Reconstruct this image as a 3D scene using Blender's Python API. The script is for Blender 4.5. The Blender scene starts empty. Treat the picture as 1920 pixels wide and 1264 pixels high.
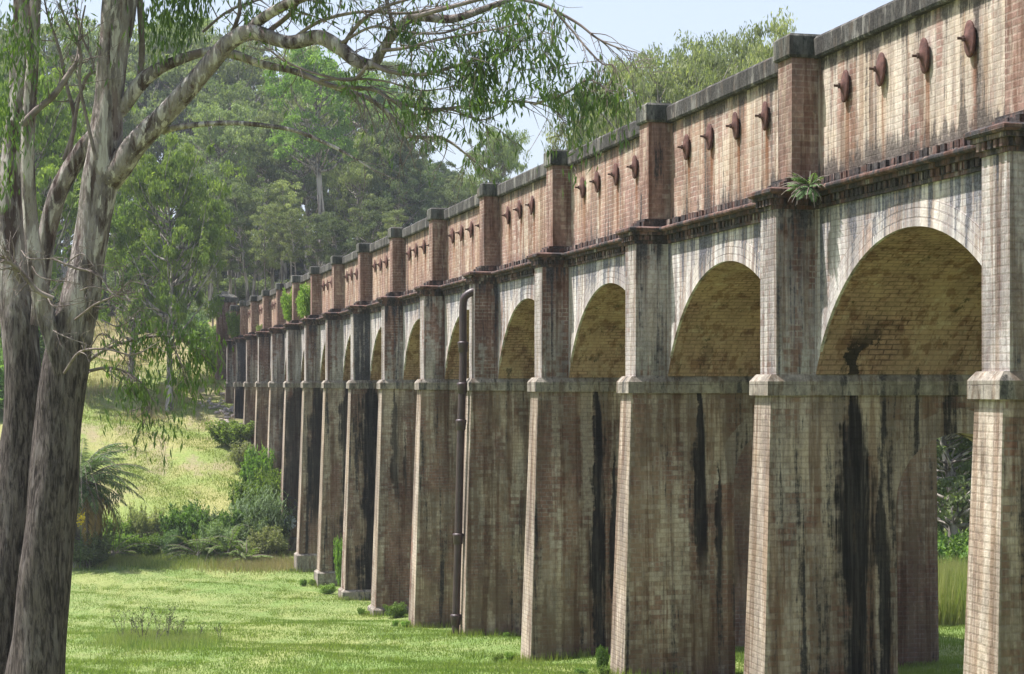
import bpy, bmesh, math, random
import numpy as np
from mathutils import Vector, Matrix

random.seed(7)
rng = np.random.default_rng(11)
scene = bpy.context.scene
COL = scene.collection
R = math.radians

# ------------------------------------------------------------------ frame of reference
# +Y runs along the aqueduct away from the camera, +X is across it, z = 0 is eye height
FPX = 3300.0                       # focal length in photo pixels (1920 wide)
TH = math.atan(830 / FPX)
SN, CS = math.sin(TH), math.cos(TH)
PITCH = 7.0                        # pier spacing
Y0 = 25.84                         # centre of pier 0


def at(px, py, Z):
    r = (px - 960) / FPX * Z
    return Vector((SN * Z + CS * r, CS * Z - SN * r, (720 - py) / FPX * Z))


# ------------------------------------------------------------------ terrain
_ty = np.array([-400, -60, -20, 0, 8, 20, 26, 32, 40, 47, 54, 61, 68, 75, 82, 89, 96, 103, 110, 117, 124, 131, 142, 155, 170, 200, 300, 600, 2500], float)
_tz = np.array([1.0, -1.0, -1.6, -1.8, -2.8, -4.55, -5.05, -5.65, -6.45, -6.95, -7.5, -8.15, -8.4, -8.6, -8.75, -8.5, -6.9, -5.3, -3.5, -2.3, -1.0, 0.1, 2.4, 5.0, 7.0, 9.5, 15, 22, 22], float)
_gy = np.arange(-400, 2500, 1.0)
_gz = np.interp(_gy, _ty, _tz)
_k = np.ones(7) / 7
_gz = np.convolve(np.convolve(np.pad(_gz, 6, mode='edge'), _k, 'valid'), _k, 'valid')


def ground(x, y):
    x = np.asarray(x, float); y = np.asarray(y, float)
    z = np.interp(y, _gy, _gz)
    b = 0.05 * np.sin(x * .9 + y * .37) + 0.05 * np.sin(x * .31 - y * .61 + 1.3) + 0.03 * np.sin(x * 1.7 + y * 1.3)
    far = np.clip((y - 90) / 40, 0, 1)
    b = b * (1 + 2 * far) + 0.5 * far * np.sin(x * .11 + 2) * np.clip((8 - x) / 10, 0, 1)
    near = np.clip(1 - np.hypot(x, y) / 6, 0, 1)
    return z + b * (1 - near)


def gz(x, y):
    return float(ground(x, y))


def on_ground(px, Z):
    p = at(px, 720, Z)
    return Vector((p.x, p.y, gz(p.x, p.y)))


# ------------------------------------------------------------------ object helpers
def tag(o, label=None, cat=None, group=None, kind=None):
    if label: o['label'] = label
    if cat: o['category'] = cat
    if group: o['group'] = group
    if kind: o['kind'] = kind
    return o


def empty(name, loc=(0, 0, 0), rz=0.0, label=None, cat=None, group=None):
    o = bpy.data.objects.new(name, None)
    o.empty_display_size = .3
    o.location = loc; o.rotation_euler = (0, 0, rz)
    COL.objects.link(o)
    return tag(o, label, cat, group)


def link(name, me, parent=None, mats=()):
    o = bpy.data.objects.new(name, me)
    COL.objects.link(o)
    if parent is not None: o.parent = parent
    for m in mats:
        if m.name not in [mm.name for mm in me.materials if mm]: me.materials.append(m)
    return o


def copy_tree(o, parent=None):
    c = o.copy(); COL.objects.link(c); c.parent = parent
    for ch in list(o.children): copy_tree(ch, c)
    return c


def np_mesh(name, V, F, smooth=False, mats=(), mi=None, rnd=None):
    """V (n,3), F (m,k) same size faces"""
    me = bpy.data.meshes.new(name)
    V = np.asarray(V, np.float32); F = np.asarray(F, np.int32)
    m, k = F.shape
    me.vertices.add(len(V)); me.vertices.foreach_set('co', V.ravel())
    me.loops.add(m * k); me.loops.foreach_set('vertex_index', F.ravel())
    me.polygons.add(m)
    me.polygons.foreach_set('loop_start', np.arange(0, m * k, k, dtype=np.int32))
    me.polygons.foreach_set('loop_total', np.full(m, k, dtype=np.int32))
    if mi is not None: me.polygons.foreach_set('material_index', np.asarray(mi, np.int32))
    if smooth: me.polygons.foreach_set('use_smooth', np.ones(m, bool))
    if rnd is not None:
        a = me.attributes.new('rnd', 'FLOAT', 'FACE'); a.data.foreach_set('value', np.asarray(rnd, np.float32))
    for mt in mats: me.materials.append(mt)
    me.update(calc_edges=True)
    return me


class MB:
    """simple polygon collector with metre-scaled UVs"""
    def __init__(s): s.v = []; s.f = []; s.uv = []; s.mi = []

    def poly(s, pts, uv=None, mi=0):
        pts = [Vector(p) for p in pts]
        if uv is None:
            n = Vector((0, 0, 0))
            for i in range(len(pts)):
                a, b = pts[i], pts[(i + 1) % len(pts)]
                n += Vector(((a.y - b.y) * (a.z + b.z), (a.z - b.z) * (a.x + b.x), (a.x - b.x) * (a.y + b.y)))
            ax, ay, az = abs(n.x), abs(n.y), abs(n.z)
            if az > ax and az > ay: uv = [(p.x, p.y) for p in pts]
            elif ax >= ay: uv = [(p.y, p.z) for p in pts]
            else: uv = [(p.x + .11, p.z) for p in pts]
        b = len(s.v); s.v += pts; s.f.append(list(range(b, b + len(pts)))); s.uv.append(uv); s.mi.append(mi)

    def hexa(s, b, t, mi=0, skip=()):
        """b,t: 4 bottom, 4 top corners ccw from above"""
        if 'bottom' not in skip: s.poly(b[::-1], mi=mi)
        if 'top' not in skip: s.poly(t, mi=mi)
        for i in range(4):
            j = (i + 1) % 4
            s.poly([b[i], b[j], t[j], t[i]], mi=mi)

    def box(s, x0, x1, y0, y1, z0, z1, mi=0):
        s.hexa([(x0, y0, z0), (x1, y0, z0), (x1, y1, z0), (x0, y1, z0)], [(x0, y0, z1), (x1, y0, z1), (x1, y1, z1), (x0, y1, z1)], mi)

    def frus(s, a, b, mi=0):
        """a=(x0,x1,y0,y1,z), b same"""
        s.hexa([(a[0], a[2], a[4]), (a[1], a[2], a[4]), (a[1], a[3], a[4]), (a[0], a[3], a[4])],
               [(b[0], b[2], b[4]), (b[1], b[2], b[4]), (b[1], b[3], b[4]), (b[0], b[3], b[4])], mi)

    def mesh(s, name, mats=(), weld=True):
        me = bpy.data.meshes.new(name)
        me.from_pydata([tuple(p) for p in s.v], [], s.f)
        ul = me.uv_layers.new(name='UVMap')
        flat = [c for uv in s.uv for p in uv for c in p]
        ul.data.foreach_set('uv', flat)
        me.polygons.foreach_set('material_index', s.mi)
        for m in mats: me.materials.append(m)
        if weld:
            bm = bmesh.new(); bm.from_mesh(me)
            bmesh.ops.remove_doubles(bm, verts=bm.verts, dist=1e-4)
            bm.to_mesh(me); bm.free()
        me.update()
        return me

    def build(s, name, mats, parent=None):
        return link(name, s.mesh(name, mats), parent)


def catmull(P, per=6):
    """P list of rows (x,y,z,r)"""
    P = np.asarray(P, float)
    Q = np.vstack([2 * P[0] - P[1], P, 2 * P[-1] - P[-2]])
    out = []
    for i in range(1, len(Q) - 2):
        a, b, c, d = Q[i - 1], Q[i], Q[i + 1], Q[i + 2]
        for t in np.linspace(0, 1, per, endpoint=False):
            out.append(.5 * ((2 * b) + (-a + c) * t + (2 * a - 5 * b + 4 * c - d) * t * t + (-a + 3 * b - 3 * c + d) * t ** 3))
    out.append(Q[-2])
    out = np.array(out); out[:, 3] = np.maximum(out[:, 3], .001)
    return out


class Tubes:
    def __init__(s): s.V = []; s.F = []; s.n = 0

    def add(s, P, sides=8, rough=0.0, seed=0):
        P = np.asarray(P, float)
        n = len(P)
        T = np.gradient(P[:, :3], axis=0); T /= np.linalg.norm(T, axis=1)[:, None] + 1e-9
        up = np.array([0.3, 1, 0.1]) if abs(T[0][1]) < .8 else np.array([1, 0, .1])
        N = np.zeros((n, 3)); v = np.cross(T[0], up); v /= np.linalg.norm(v); N[0] = v
        for i in range(1, n):
            v = N[i - 1] - T[i] * np.dot(N[i - 1], T[i]); N[i] = v / (np.linalg.norm(v) + 1e-9)
        B = np.cross(T, N)
        a = np.linspace(0, 2 * math.pi, sides, endpoint=False)
        rad = np.repeat(P[:, 3][:, None], sides, 1)
        if rough:
            L = np.arange(n)[:, None] * .5
            ph = seed * 1.7
            rad = rad * (1 + rough * (np.sin(2 * a[None] + L * .35 + ph) * .6 + np.sin(3 * a[None] - L * .5 + 2 * ph) * .5 + np.sin(5 * a[None] + L * 1.1 + ph) * .25
                                      + np.sin(7 * a[None] - L * .7 + ph) * .2 + np.sin(L * 1.3 + ph) * .25))
        V = P[:, None, :3] + rad[:, :, None] * (np.cos(a)[None, :, None] * N[:, None] + np.sin(a)[None, :, None] * B[:, None])
        V = V.reshape(-1, 3)
        i = np.arange(n - 1)[:, None] * sides; j = np.arange(sides)[None]; k = (j + 1) % sides
        F = np.stack([i + j, i + k, i + sides + k, i + sides + j], -1).reshape(-1, 4) + s.n
        s.V.append(V); s.F.append(F); s.n += len(V)

    def mesh(s, name, mats):
        return np_mesh(name, np.vstack(s.V), np.vstack(s.F), True, mats)


# ------------------------------------------------------------------ materials
class NT:
    def __init__(s, name):
        s.m = bpy.data.materials.new(name); s.m.use_nodes = True
        s.t = s.m.node_tree; s.t.nodes.clear()
        s.out = s.n('ShaderNodeOutputMaterial')

    def n(s, t, **kw):
        nd = s.t.nodes.new(t)
        for k, v in kw.items(): setattr(nd, k, v)
        return nd

    def l(s, a, b): s.t.links.new(a, b)

    def set(s, sock, v):
        if isinstance(v, (int, float)):
            sock.default_value = v
        elif isinstance(v, tuple):
            sock.default_value = v if len(v) == len(sock.default_value) else (*v, 1)
        else: s.l(v, sock)

    def math(s, op, a, b=0.0, c=None, clamp=False):
        nd = s.n('ShaderNodeMath', operation=op, use_clamp=clamp)
        s.set(nd.inputs[0], a); s.set(nd.inputs[1], b)
        if c is not None: s.set(nd.inputs[2], c)
        return nd.outputs[0]

    def mix(s, f, a, b, mode='MIX'):
        nd = s.n('ShaderNodeMix', data_type='RGBA', blend_type=mode)
        s.set(nd.inputs[0], f); s.set(nd.inputs[6], a); s.set(nd.inputs[7], b)
        return nd.outputs[2]

    def ramp(s, x, lo, hi, a=0.0, b=1.0):
        nd = s.n('ShaderNodeMapRange', interpolation_type='SMOOTHSTEP')
        s.set(nd.inputs[0], x); s.set(nd.inputs[1], lo); s.set(nd.inputs[2], hi)
        s.set(nd.inputs[3], a); s.set(nd.inputs[4], b)
        return nd.outputs[0]

    def vscale(s, v, sc, off=(0, 0, 0)):
        nd = s.n('ShaderNodeMapping'); s.l(v, nd.inputs[0])
        nd.inputs['Scale'].default_value = sc; nd.inputs['Location'].default_value = off
        return nd.outputs[0]

    def noise(s, v, scale=1.0, det=4, rough=.55, dist=0.0):
        nd = s.n('ShaderNodeTexNoise'); s.l(v, nd.inputs['Vector'])
        nd.inputs['Scale'].default_value = scale; nd.inputs['Detail'].default_value = det
        nd.inputs['Roughness'].default_value = rough; nd.inputs['Distortion'].default_value = dist
        return nd.outputs[0]

    def pos(s): return s.n('ShaderNodeNewGeometry').outputs['Position']

    def xyz(s, v):
        nd = s.n('ShaderNodeSeparateXYZ'); s.l(v, nd.inputs[0]); return nd.outputs

    def attr(s, name, typ='OBJECT'):
        return s.n('ShaderNodeAttribute', attribute_type=typ, attribute_name=name).outputs['Fac']

    def bsdf(s, col, rough=.85, bump=None, bstr=.5, bdist=.02, spec=.3, metal=0.0):
        b = s.n('ShaderNodeBsdfPrincipled')
        s.set(b.inputs['Base Color'], col); s.set(b.inputs['Roughness'], rough)
        s.set(b.inputs['Specular IOR Level'], spec); s.set(b.inputs['Metallic'], metal)
        if bump is not None:
            bn = s.n('ShaderNodeBump'); bn.inputs['Strength'].default_value = bstr; bn.inputs['Distance'].default_value = bdist
            s.l(bump, bn.inputs['Height']); s.l(bn.outputs[0], b.inputs['Normal'])
        return b

    def done(s, sh):
        s.l(sh.outputs[0], s.out.inputs[0]); return s.m


def masonry(name, c1, c2, mortar, pale=(.55, .53, .47), pale_amt=.5, dark=(.03, .03, .032), dark_amt=.5, ochre=None, ochre_amt=0.0,
            bw=.25, bh=.093, msz=.010, zone=None, bstr=.6, vstretch=.16, brown=.75, off=.5, warm=.4, soot=.5, fmax=.85):
    t = NT(name)
    uvn = t.n('ShaderNodeUVMap').outputs[0]
    P = t.pos(); X, Y, Z = t.xyz(P)
    # slightly wavering courses
    wob = t.n('ShaderNodeTexNoise'); t.l(P, wob.inputs['Vector']); wob.inputs['Scale'].default_value = 2.2; wob.inputs['Detail'].default_value = 3
    vm = t.n('ShaderNodeVectorMath', operation='SCALE'); t.l(wob.outputs['Color'], vm.inputs[0]); vm.inputs['Scale'].default_value = .025
    va = t.n('ShaderNodeVectorMath', operation='ADD'); t.l(uvn, va.inputs[0]); t.l(vm.outputs[0], va.inputs[1])
    br = t.n('ShaderNodeTexBrick'); t.l(va.outputs[0], br.inputs['Vector'])
    br.offset = off
    br.inputs['Scale'].default_value = 1; br.inputs['Mortar Size'].default_value = msz; br.inputs['Mortar Smooth'].default_value = .25
    br.inputs['Brick Width'].default_value = bw; br.inputs['Row Height'].default_value = bh; br.inputs['Bias'].default_value = -.1
    br.inputs['Color1'].default_value = (*c1, 1); br.inputs['Color2'].default_value = (*c2, 1); br.inputs['Mortar'].default_value = (*mortar, 1)
    col = br.outputs['Color']; fac = br.outputs['Fac']
    b2 = t.n('ShaderNodeTexBrick'); t.l(va.outputs[0], b2.inputs['Vector']); b2.offset = off
    b2.inputs['Scale'].default_value = 1; b2.inputs['Mortar Size'].default_value = 0.0
    b2.inputs['Brick Width'].default_value = bw; b2.inputs['Row Height'].default_value = bh; b2.inputs['Bias'].default_value = 0
    b2.inputs['Color1'].default_value = (0, 0, 0, 1); b2.inputs['Color2'].default_value = (1, 1, 1, 1)
    per = t.math('MULTIPLY', b2.outputs['Color'], 1.0)      # one random value per brick
    fade = t.ramp(t.noise(t.vscale(P, (1.3, 1.3, .9), (9, 2, 6)), 1.0, 5, .65), .40, .60, .08, fmax)
    flat = t.mix(per, c1, c2)
    col = t.mix(fade, col, flat)
    joint = t.math('MULTIPLY', fac, t.math('SUBTRACT', 1.0, t.math('MULTIPLY', fade, .6)))
    zn = zone(t, X, Y, Z) if zone else {}
    n2 = t.noise(P, 9, 4, .7)
    n3 = t.noise(P, 22, 4, .7)
    blot = t.noise(t.vscale(P, (.9, .9, .6), (7, 1, 3)), 1.0, 7, .68)
    streak = t.noise(t.vscale(P, (3.2, 3.2, vstretch), (1, 2, 3)), 1.0, 7, .68, .15)
    streak2 = t.noise(t.vscale(P, (9, 9, vstretch * 2.5), (3, 9, 4)), 1.0, 5, .7)
    # whole-surface tone: bricks differ, damp and dry runs differ
    hv = t.n('ShaderNodeHueSaturation'); t.l(col, hv.inputs['Color'])
    v = t.math('MULTIPLY', t.ramp(n2, .25, .75, .66, 1.3), t.math('ADD', .78, t.math('MULTIPLY', per, .44)))
    t.l(v, hv.inputs['Value']); col = hv.outputs[0]
    if ochre:
        m = t.ramp(t.math('ADD', blot, t.math('MULTIPLY', streak2, .3)), .5, .76, 0, ochre_amt)
        col = t.mix(m, col, ochre)
    # lime wash / efflorescence, plus the painted sunlit look of pier and buttress fronts
    pa = zn.get('pale', pale_amt)
    mv = t.math('ADD', t.math('MULTIPLY', streak, .5), t.math('ADD', t.math('MULTIPLY', blot, .38), t.math('MULTIPLY', streak2, .22)))
    mv = t.math('ADD', mv, t.math('MULTIPLY', t.math('SUBTRACT', per, .5), .07))
    thr = t.math('SUBTRACT', .70, t.math('MULTIPLY', pa, .26))
    m = t.ramp(t.math('SUBTRACT', mv, thr), -.035, .06, 0, .92)
    m = t.math('MULTIPLY', m, t.ramp(n3, .28, .5, .55, 1))
    m = t.math('MULTIPLY', m, t.math('SUBTRACT', 1.0, t.math('MULTIPLY', joint, .45)))
    pc = t.mix(t.ramp(n2, .3, .7), tuple(v * .68 for v in pale), pale)
    pc = t.mix(t.ramp(blot, .44, .62, 0, warm), pc, (pale[0] * .88, pale[1] * .76, pale[2] * .6))
    pc = t.mix(t.ramp(streak, .54, .43, 0, .8), pc, (pale[0] * .52, pale[1] * .50, pale[2] * .52))
    col = t.mix(m, col, pc)
    # brown run-off streaks
    bs = t.noise(t.vscale(P, (4.5, 4.5, vstretch), (21, 13, 8)), 1.0, 6, .65, .1)
    m = t.ramp(bs, .50, .60, 0, brown)
    col = t.mix(m, col, t.mix(1.0, col, (.52, .42, .36), 'MULTIPLY'))
    # black lichen streaks
    da = zn.get('dark', dark_amt)
    dk = t.noise(t.vscale(P, (3.4, 3.4, vstretch * .9), (11, 5, 2)), 1.0, 7, .7, .3)
    dk = t.math('ADD', t.math('MULTIPLY', dk, .62), t.math('ADD', t.math('MULTIPLY', streak2, .2), t.math('MULTIPLY', n2, .18)))
    thr = t.math('SUBTRACT', .67, t.math('MULTIPLY', da, .20))
    m = t.ramp(t.math('SUBTRACT', dk, thr), -.025, .05, 0, .92)
    dcol = t.mix(t.ramp(n3, .35, .7), dark, tuple(v * 2.6 for v in dark))
    col = t.mix(m, col, dcol)
    so = t.noise(t.vscale(P, (1.5, 1.5, .42), (31, 17, 5)), 1.0, 7, .7)
    so = t.math('ADD', t.math('MULTIPLY', so, .75), t.math('MULTIPLY', streak2, .25))
    sv = t.ramp(so, .44, .545, 0, soot)
    col = t.mix(sv, col, t.mix(1.0, col, (.42, .40, .40), 'MULTIPLY'))
    if 'extra' in zn: col = zn['extra'](col, n2, streak2)
    h = t.math('ADD', t.math('MULTIPLY', joint, -1.0), t.math('MULTIPLY', n3, .9))
    h = t.math('ADD', h, t.math('ADD', t.math('MULTIPLY', n2, .8), t.math('MULTIPLY', per, .5)))
    return t.done(t.bsdf(col, .92, h, bstr, .014, .15))


def zone_panel(t, X, Y, Z):
    """parapet brickwork: rust trails under the tie plates, black growth along the foot"""
    f = t.math('DIVIDE', t.math('SUBTRACT', Y, Y0 - 70), PITCH)
    f = t.math('FRACT', f)
    wob = t.noise(t.vscale(t.pos(), (2, 2, 1.5)), 1, 3)
    wob = t.math('MULTIPLY', t.math('SUBTRACT', wob, .5), .012)
    tot = None
    for c in (.262, .445, .635, .81):
        d = t.math('ABSOLUTE', t.math('SUBTRACT', t.math('ADD', f, wob), c))
        m = t.ramp(d, .004, .015, 1, 0)
        tot = m if tot is None else t.math('MAXIMUM', tot, m)
    zf = t.math('MULTIPLY', t.ramp(Z, 4.42, 4.3), t.ramp(Z, 3.0, 4.2, .25, 1))
    rust = t.math('MULTIPLY', tot, zf)
    near = t.ramp(Y, 34, 22)
    def extra(col, n2, s2):
        r2 = t.math('MULTIPLY', rust, t.ramp(s2, .3, .6, .35, 1))
        return t.mix(t.math('MULTIPLY', r2, .9), col, (.17, .065, .025))
    return dict(extra=extra, pale=t.math('ADD', .40, t.math('ADD', t.math('MULTIPLY', near, .34), t.math('MULTIPLY', t.ramp(Y, 60, 30), .08))),
                dark=t.math('ADD', t.math('MULTIPLY', t.ramp(Z, 3.75, 3.05), t.math('ADD', .3, t.math('MULTIPLY', near, .5))), t.math('ADD', t.math('ADD', .5, t.math('MULTIPLY', near, .12)), t.math('MULTIPLY', t.ramp(Z, 4.7, 5.08), .5))))


def zone_spandrel(t, X, Y, Z):
    return dict(dark=t.math('ADD', .52, t.math('MULTIPLY', t.ramp(Z, 1.7, 2.85), .45)), pale=.92)


def zone_upier(t, X, Y, Z):
    red = t.attr('red')
    pale = t.math('SUBTRACT', .84, t.math('MULTIPLY', t.math('MULTIPLY', red, t.ramp(Z, .6, 1.9, .3, 1)), .75))
    front = t.ramp(X, 10.70, 10.66)  # front tinted paler, sides blacker: sun and shade put into the colour
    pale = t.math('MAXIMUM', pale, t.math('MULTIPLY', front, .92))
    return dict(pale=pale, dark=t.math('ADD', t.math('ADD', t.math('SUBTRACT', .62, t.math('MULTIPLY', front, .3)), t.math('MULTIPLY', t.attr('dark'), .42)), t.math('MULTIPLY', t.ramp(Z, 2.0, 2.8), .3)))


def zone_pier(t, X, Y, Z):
    front = t.ramp(X, t.math('ADD', 10.60, t.math('MULTIPLY', t.math('ADD', Z, .18), .034)), t.math('ADD', 10.565, t.math('MULTIPLY', t.math('ADD', Z, .18), .034)))  # outer face: sunlit look painted in as paleness, along with heavier lime wash
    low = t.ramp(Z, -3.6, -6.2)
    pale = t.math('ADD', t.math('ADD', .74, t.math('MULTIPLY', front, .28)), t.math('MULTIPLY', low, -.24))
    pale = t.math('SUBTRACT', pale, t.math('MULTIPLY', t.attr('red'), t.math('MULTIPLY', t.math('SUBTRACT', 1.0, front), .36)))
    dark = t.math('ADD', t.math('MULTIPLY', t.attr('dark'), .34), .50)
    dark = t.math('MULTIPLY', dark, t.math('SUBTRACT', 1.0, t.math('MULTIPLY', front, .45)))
    sx, sw, sa, st = t.attr('stain_x'), t.attr('stain_w'), t.attr('stain_a'), t.attr('stain_low')
    P = t.pos()
    wob = t.noise(t.vscale(P, (.6, .6, .9)), 1.0, 5, .7)
    wob2 = t.noise(t.vscale(P, (7, 7, 1.4), (5, 5, 5)), 1.0, 5, .7)
    e = t.math('ADD', t.math('MULTIPLY', t.math('SUBTRACT', wob, .5), .9), t.math('MULTIPLY', t.math('SUBTRACT', wob2, .5), .5))

    run = t.noise(t.vscale(P, (13, 13, .5), (2, 8, 5)), 1.0, 6, .7)

    def stain(cx, w, z1, amp):
        # narrow tongue that widens downward from the band
        ww = t.math('MULTIPLY', w, t.ramp(Z, z1, t.math('SUBTRACT', z1, 1.2), .25, 1.0))
        ww = t.math('MULTIPLY', ww, t.ramp(wob, .35, .65, .65, 1.35))
        d = t.math('ABSOLUTE', t.math('ADD', t.math('SUBTRACT', X, cx), t.math('MULTIPLY', e, .35)))
        d = t.math('ADD', t.math('DIVIDE', d, ww), t.math('MULTIPLY', t.math('SUBTRACT', run, .5), 2.6))
        m = t.ramp(d, 1.3, .6)
        m = t.math('MULTIPLY', m, t.ramp(Z, t.math('ADD', z1, .15), t.math('SUBTRACT', z1, .1)))
        m = t.math('MULTIPLY', m, t.ramp(Z, t.math('SUBTRACT', st, .5), t.math('ADD', st, .9)))
        return t.math('MULTIPLY', m, amp)
    m = t.math('MAXIMUM', stain(sx, sw, 0.0, sa), stain(t.math('ADD', sx, t.math('ADD', .30, t.math('MULTIPLY', sw, .6))), t.math('MULTIPLY', sw, .45), -1.6, t.math('MULTIPLY', sa, .95)))
    m = t.math('MULTIPLY', m, t.math('SUBTRACT', 1.0, front))

    rd = t.math('SQRT', t.math('ADD', t.math('POWER', t.math('SUBTRACT', X, 13.8), 2.0), t.math('POWER', t.math('ADD', Z, 1.92), 2.0)))
    rg = t.math('MULTIPLY', t.math('MULTIPLY', t.ramp(rd, 1.52, 1.48), t.ramp(rd, 1.10, 1.13)), t.ramp(Z, -2.0, -1.9))
    pale = t.math('ADD', pale, t.math('MULTIPLY', rg, .6))
    pale = t.math('SUBTRACT', pale, t.math('MULTIPLY', t.ramp(X, 14.85, 14.93), .22))

    def extra(col, n2, s2):
        c = t.mix(t.ramp(run, .42, .62), (.006, .006, .0065), (.040, .036, .033))
        c = t.mix(t.ramp(wob2, .56, .66, 0, .6), c, (.07, .05, .035))
        return t.mix(t.math('MULTIPLY', m, .96), col, c)
    return dict(pale=pale, dark=dark, extra=extra)


def zone_soffit(t, X, Y, Z):
    P = t.pos()
    w = t.noise(t.vscale(P, (.7, .7, .7), (2, 2, 2)), 1.0, 6, .7)
    d = t.math('ABSOLUTE', t.math('ADD', t.math('SUBTRACT', X, 12.05), t.math('MULTIPLY', t.math('SUBTRACT', w, .5), 2.6)))
    m = t.math('MULTIPLY', t.ramp(d, .17, .12), t.ramp(t.math('ADD', Z, t.math('MULTIPLY', w, .8)), 1.5, .9))
    m = t.math('MULTIPLY', m, t.math('MAXIMUM', t.ramp(Y, 34, 30), t.ramp(t.noise(t.vscale(P, (0, .11, 0)), 1, 1), .55, .6)))

    def extra(col, n2, s2):
        return t.mix(t.math('MULTIPLY', m, .92), col, (.012, .012, .010))
    return dict(pale=.30, dark=t.math('ADD', .45, t.math('MULTIPLY', t.ramp(Z, .6, .1), .15)), extra=extra)


M = {}
M['parapet'] = masonry('parapet_brick', (.37, .235, .195), (.25, .15, .125), (.46, .385, .335), pale=(.66, .58, .49), ochre=(.46, .32, .215), ochre_amt=.5, zone=zone_panel, msz=.012, dark=(.06, .05, .045), soot=.42, brown=.75)
M['pilaster'] = masonry('pilaster_brick', (.30, .185, .15), (.19, .115, .095), (.38, .30, .25), pale=(.52, .435, .36), pale_amt=.42, dark_amt=.5, ochre=(.28, .19, .15), ochre_amt=.4, msz=.014, vstretch=.4)
M['spandrel'] = masonry('spandrel_limewashed_brick', (.42, .30, .25), (.33, .22, .185), (.30, .26, .24), pale=(.74, .71, .68), zone=zone_spandrel, dark=(.08, .08, .095), msz=.011, warm=.35, soot=.5, brown=.6)
M['ring'] = masonry('arch_ring_brick', (.48, .36, .31), (.38, .27, .23), (.24, .20, .18), pale=(.70, .665, .64), warm=.3, soot=.4, zone=zone_spandrel, dark=(.08, .08, .09), bw=.25, bh=.125, msz=.012)
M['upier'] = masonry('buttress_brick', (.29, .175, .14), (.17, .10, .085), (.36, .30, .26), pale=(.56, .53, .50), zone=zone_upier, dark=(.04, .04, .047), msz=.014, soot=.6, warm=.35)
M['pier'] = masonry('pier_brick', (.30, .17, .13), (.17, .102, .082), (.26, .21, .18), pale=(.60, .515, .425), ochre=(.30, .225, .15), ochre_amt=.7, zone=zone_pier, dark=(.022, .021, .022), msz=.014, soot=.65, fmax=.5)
M['soffit'] = masonry('vault_soffit_brick', (.43, .27, .205), (.25, .15, .115), (.12, .075, .06), pale=(.55, .44, .355), ochre=(.43, .30, .21), ochre_amt=.6, soot=.3, fmax=.35, zone=zone_soffit, dark=(.06, .045, .03), msz=.013)
M['impost'] = masonry('impost_stone', (.36, .32, .27), (.30, .26, .22), (.17, .14, .12), pale=(.46, .42, .36), pale_amt=.50, dark_amt=.66, dark=(.05, .048, .046), bw=.9, bh=.6, msz=.008, vstretch=.8)
M['coping'] = masonry('coping_render', (.20, .188, .168), (.15, .142, .13), (.09, .09, .08), pale=(.36, .345, .315), pale_amt=.38, dark_amt=1.0, dark=(.034, .032, .030), bw=.115, bh=.9, msz=.008, vstretch=.9, off=0)
M['cap'] = masonry('cap_stone', (.17, .165, .145), (.14, .135, .12), (.13, .13, .11), pale=(.34, .335, .30), pale_amt=.36, dark_amt=.92, dark=(.034, .035, .031), bw=2, bh=2, msz=.004, vstretch=.7)
M['cornice'] = masonry('cornice_brick', (.20, .12, .10), (.14, .085, .075), (.10, .08, .07), pale=(.50, .47, .43), pale_amt=.42, dark_amt=.98, dark=(.03, .028, .029), bw=.25, bh=.1, msz=.01, vstretch=.7)
M['lip'] = masonry('cornice_lip_brick', (.20, .12, .10), (.14, .085, .072), (.12, .09, .08), pale=(.38, .31, .27), pale_amt=.25, dark_amt=.85, bw=.25, bh=.2, msz=.008, vstretch=.9)


def simple(name, c1, c2, scale=6, rough=.7, metal=0.0, bstr=.4, bdist=.01, spec=.4):
    t = NT(name); P = t.pos()
    n = t.noise(P, scale, 5, .65)
    col = t.mix(t.ramp(n, .3, .7), c1, c2)
    return t.done(t.bsdf(col, rough, t.noise(P, scale * 6, 4, .6), bstr, bdist, spec, metal))


M['iron'] = simple('rusted_iron', (.065, .026, .022), (.13, .055, .042), 12, .8)
M['bolt'] = simple('dark_rusted_bolt', (.06, .035, .03), (.11, .06, .045), 20, .8)
M['pipe'] = simple('painted_cast_iron', (.038, .022, .022), (.060, .036, .034), 5, .45, spec=.5)
M['deck'] = simple('deck_concrete', (.25, .24, .22), (.33, .32, .29), 3)
M['paint_dark'] = simple('graffiti_dark', (.02, .02, .03), (.035, .035, .045), 9)
M['paint_pale'] = simple('graffiti_pale', (.30, .35, .42), (.38, .42, .5), 9)


def leaf_mat(name, c1, c2, c3=None, trans=.35, rough=.5, objvar=.25, spec=.35):
    t = NT(name)
    oi = t.n('ShaderNodeObjectInfo').outputs['Random']
    r = t.attr('rnd', 'GEOMETRY')
    P = t.pos()
    n = t.noise(P, .45, 3, .6)
    col = t.mix(t.ramp(r, .1, .9), c1, c2)
    col = t.mix(t.ramp(n, .35, .65, 0, .5), col, c3 or c2)
    hv = t.n('ShaderNodeHueSaturation'); t.l(col, hv.inputs['Color'])
    t.l(t.ramp(oi, 0, 1, 1 - objvar, 1 + objvar), hv.inputs['Value'])
    t.l(t.ramp(t.math('FRACT', t.math('MULTIPLY', oi, 7.3)), 0, 1, .485, .515), hv.inputs['Hue'])
    col = hv.outputs[0]
    b = t.bsdf(col, rough, spec=spec)
    tr = t.n('ShaderNodeBsdfTranslucent')
    cc = t.mix(1.0, col, (1.25, 1.4, .55), 'MULTIPLY'); t.l(cc, tr.inputs[0])
    mx = t.n('ShaderNodeMixShader'); mx.inputs[0].default_value = trans
    t.l(b.outputs[0], mx.inputs[1]); t.l(tr.outputs[0], mx.inputs[2])
    return t.done(mx)


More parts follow.
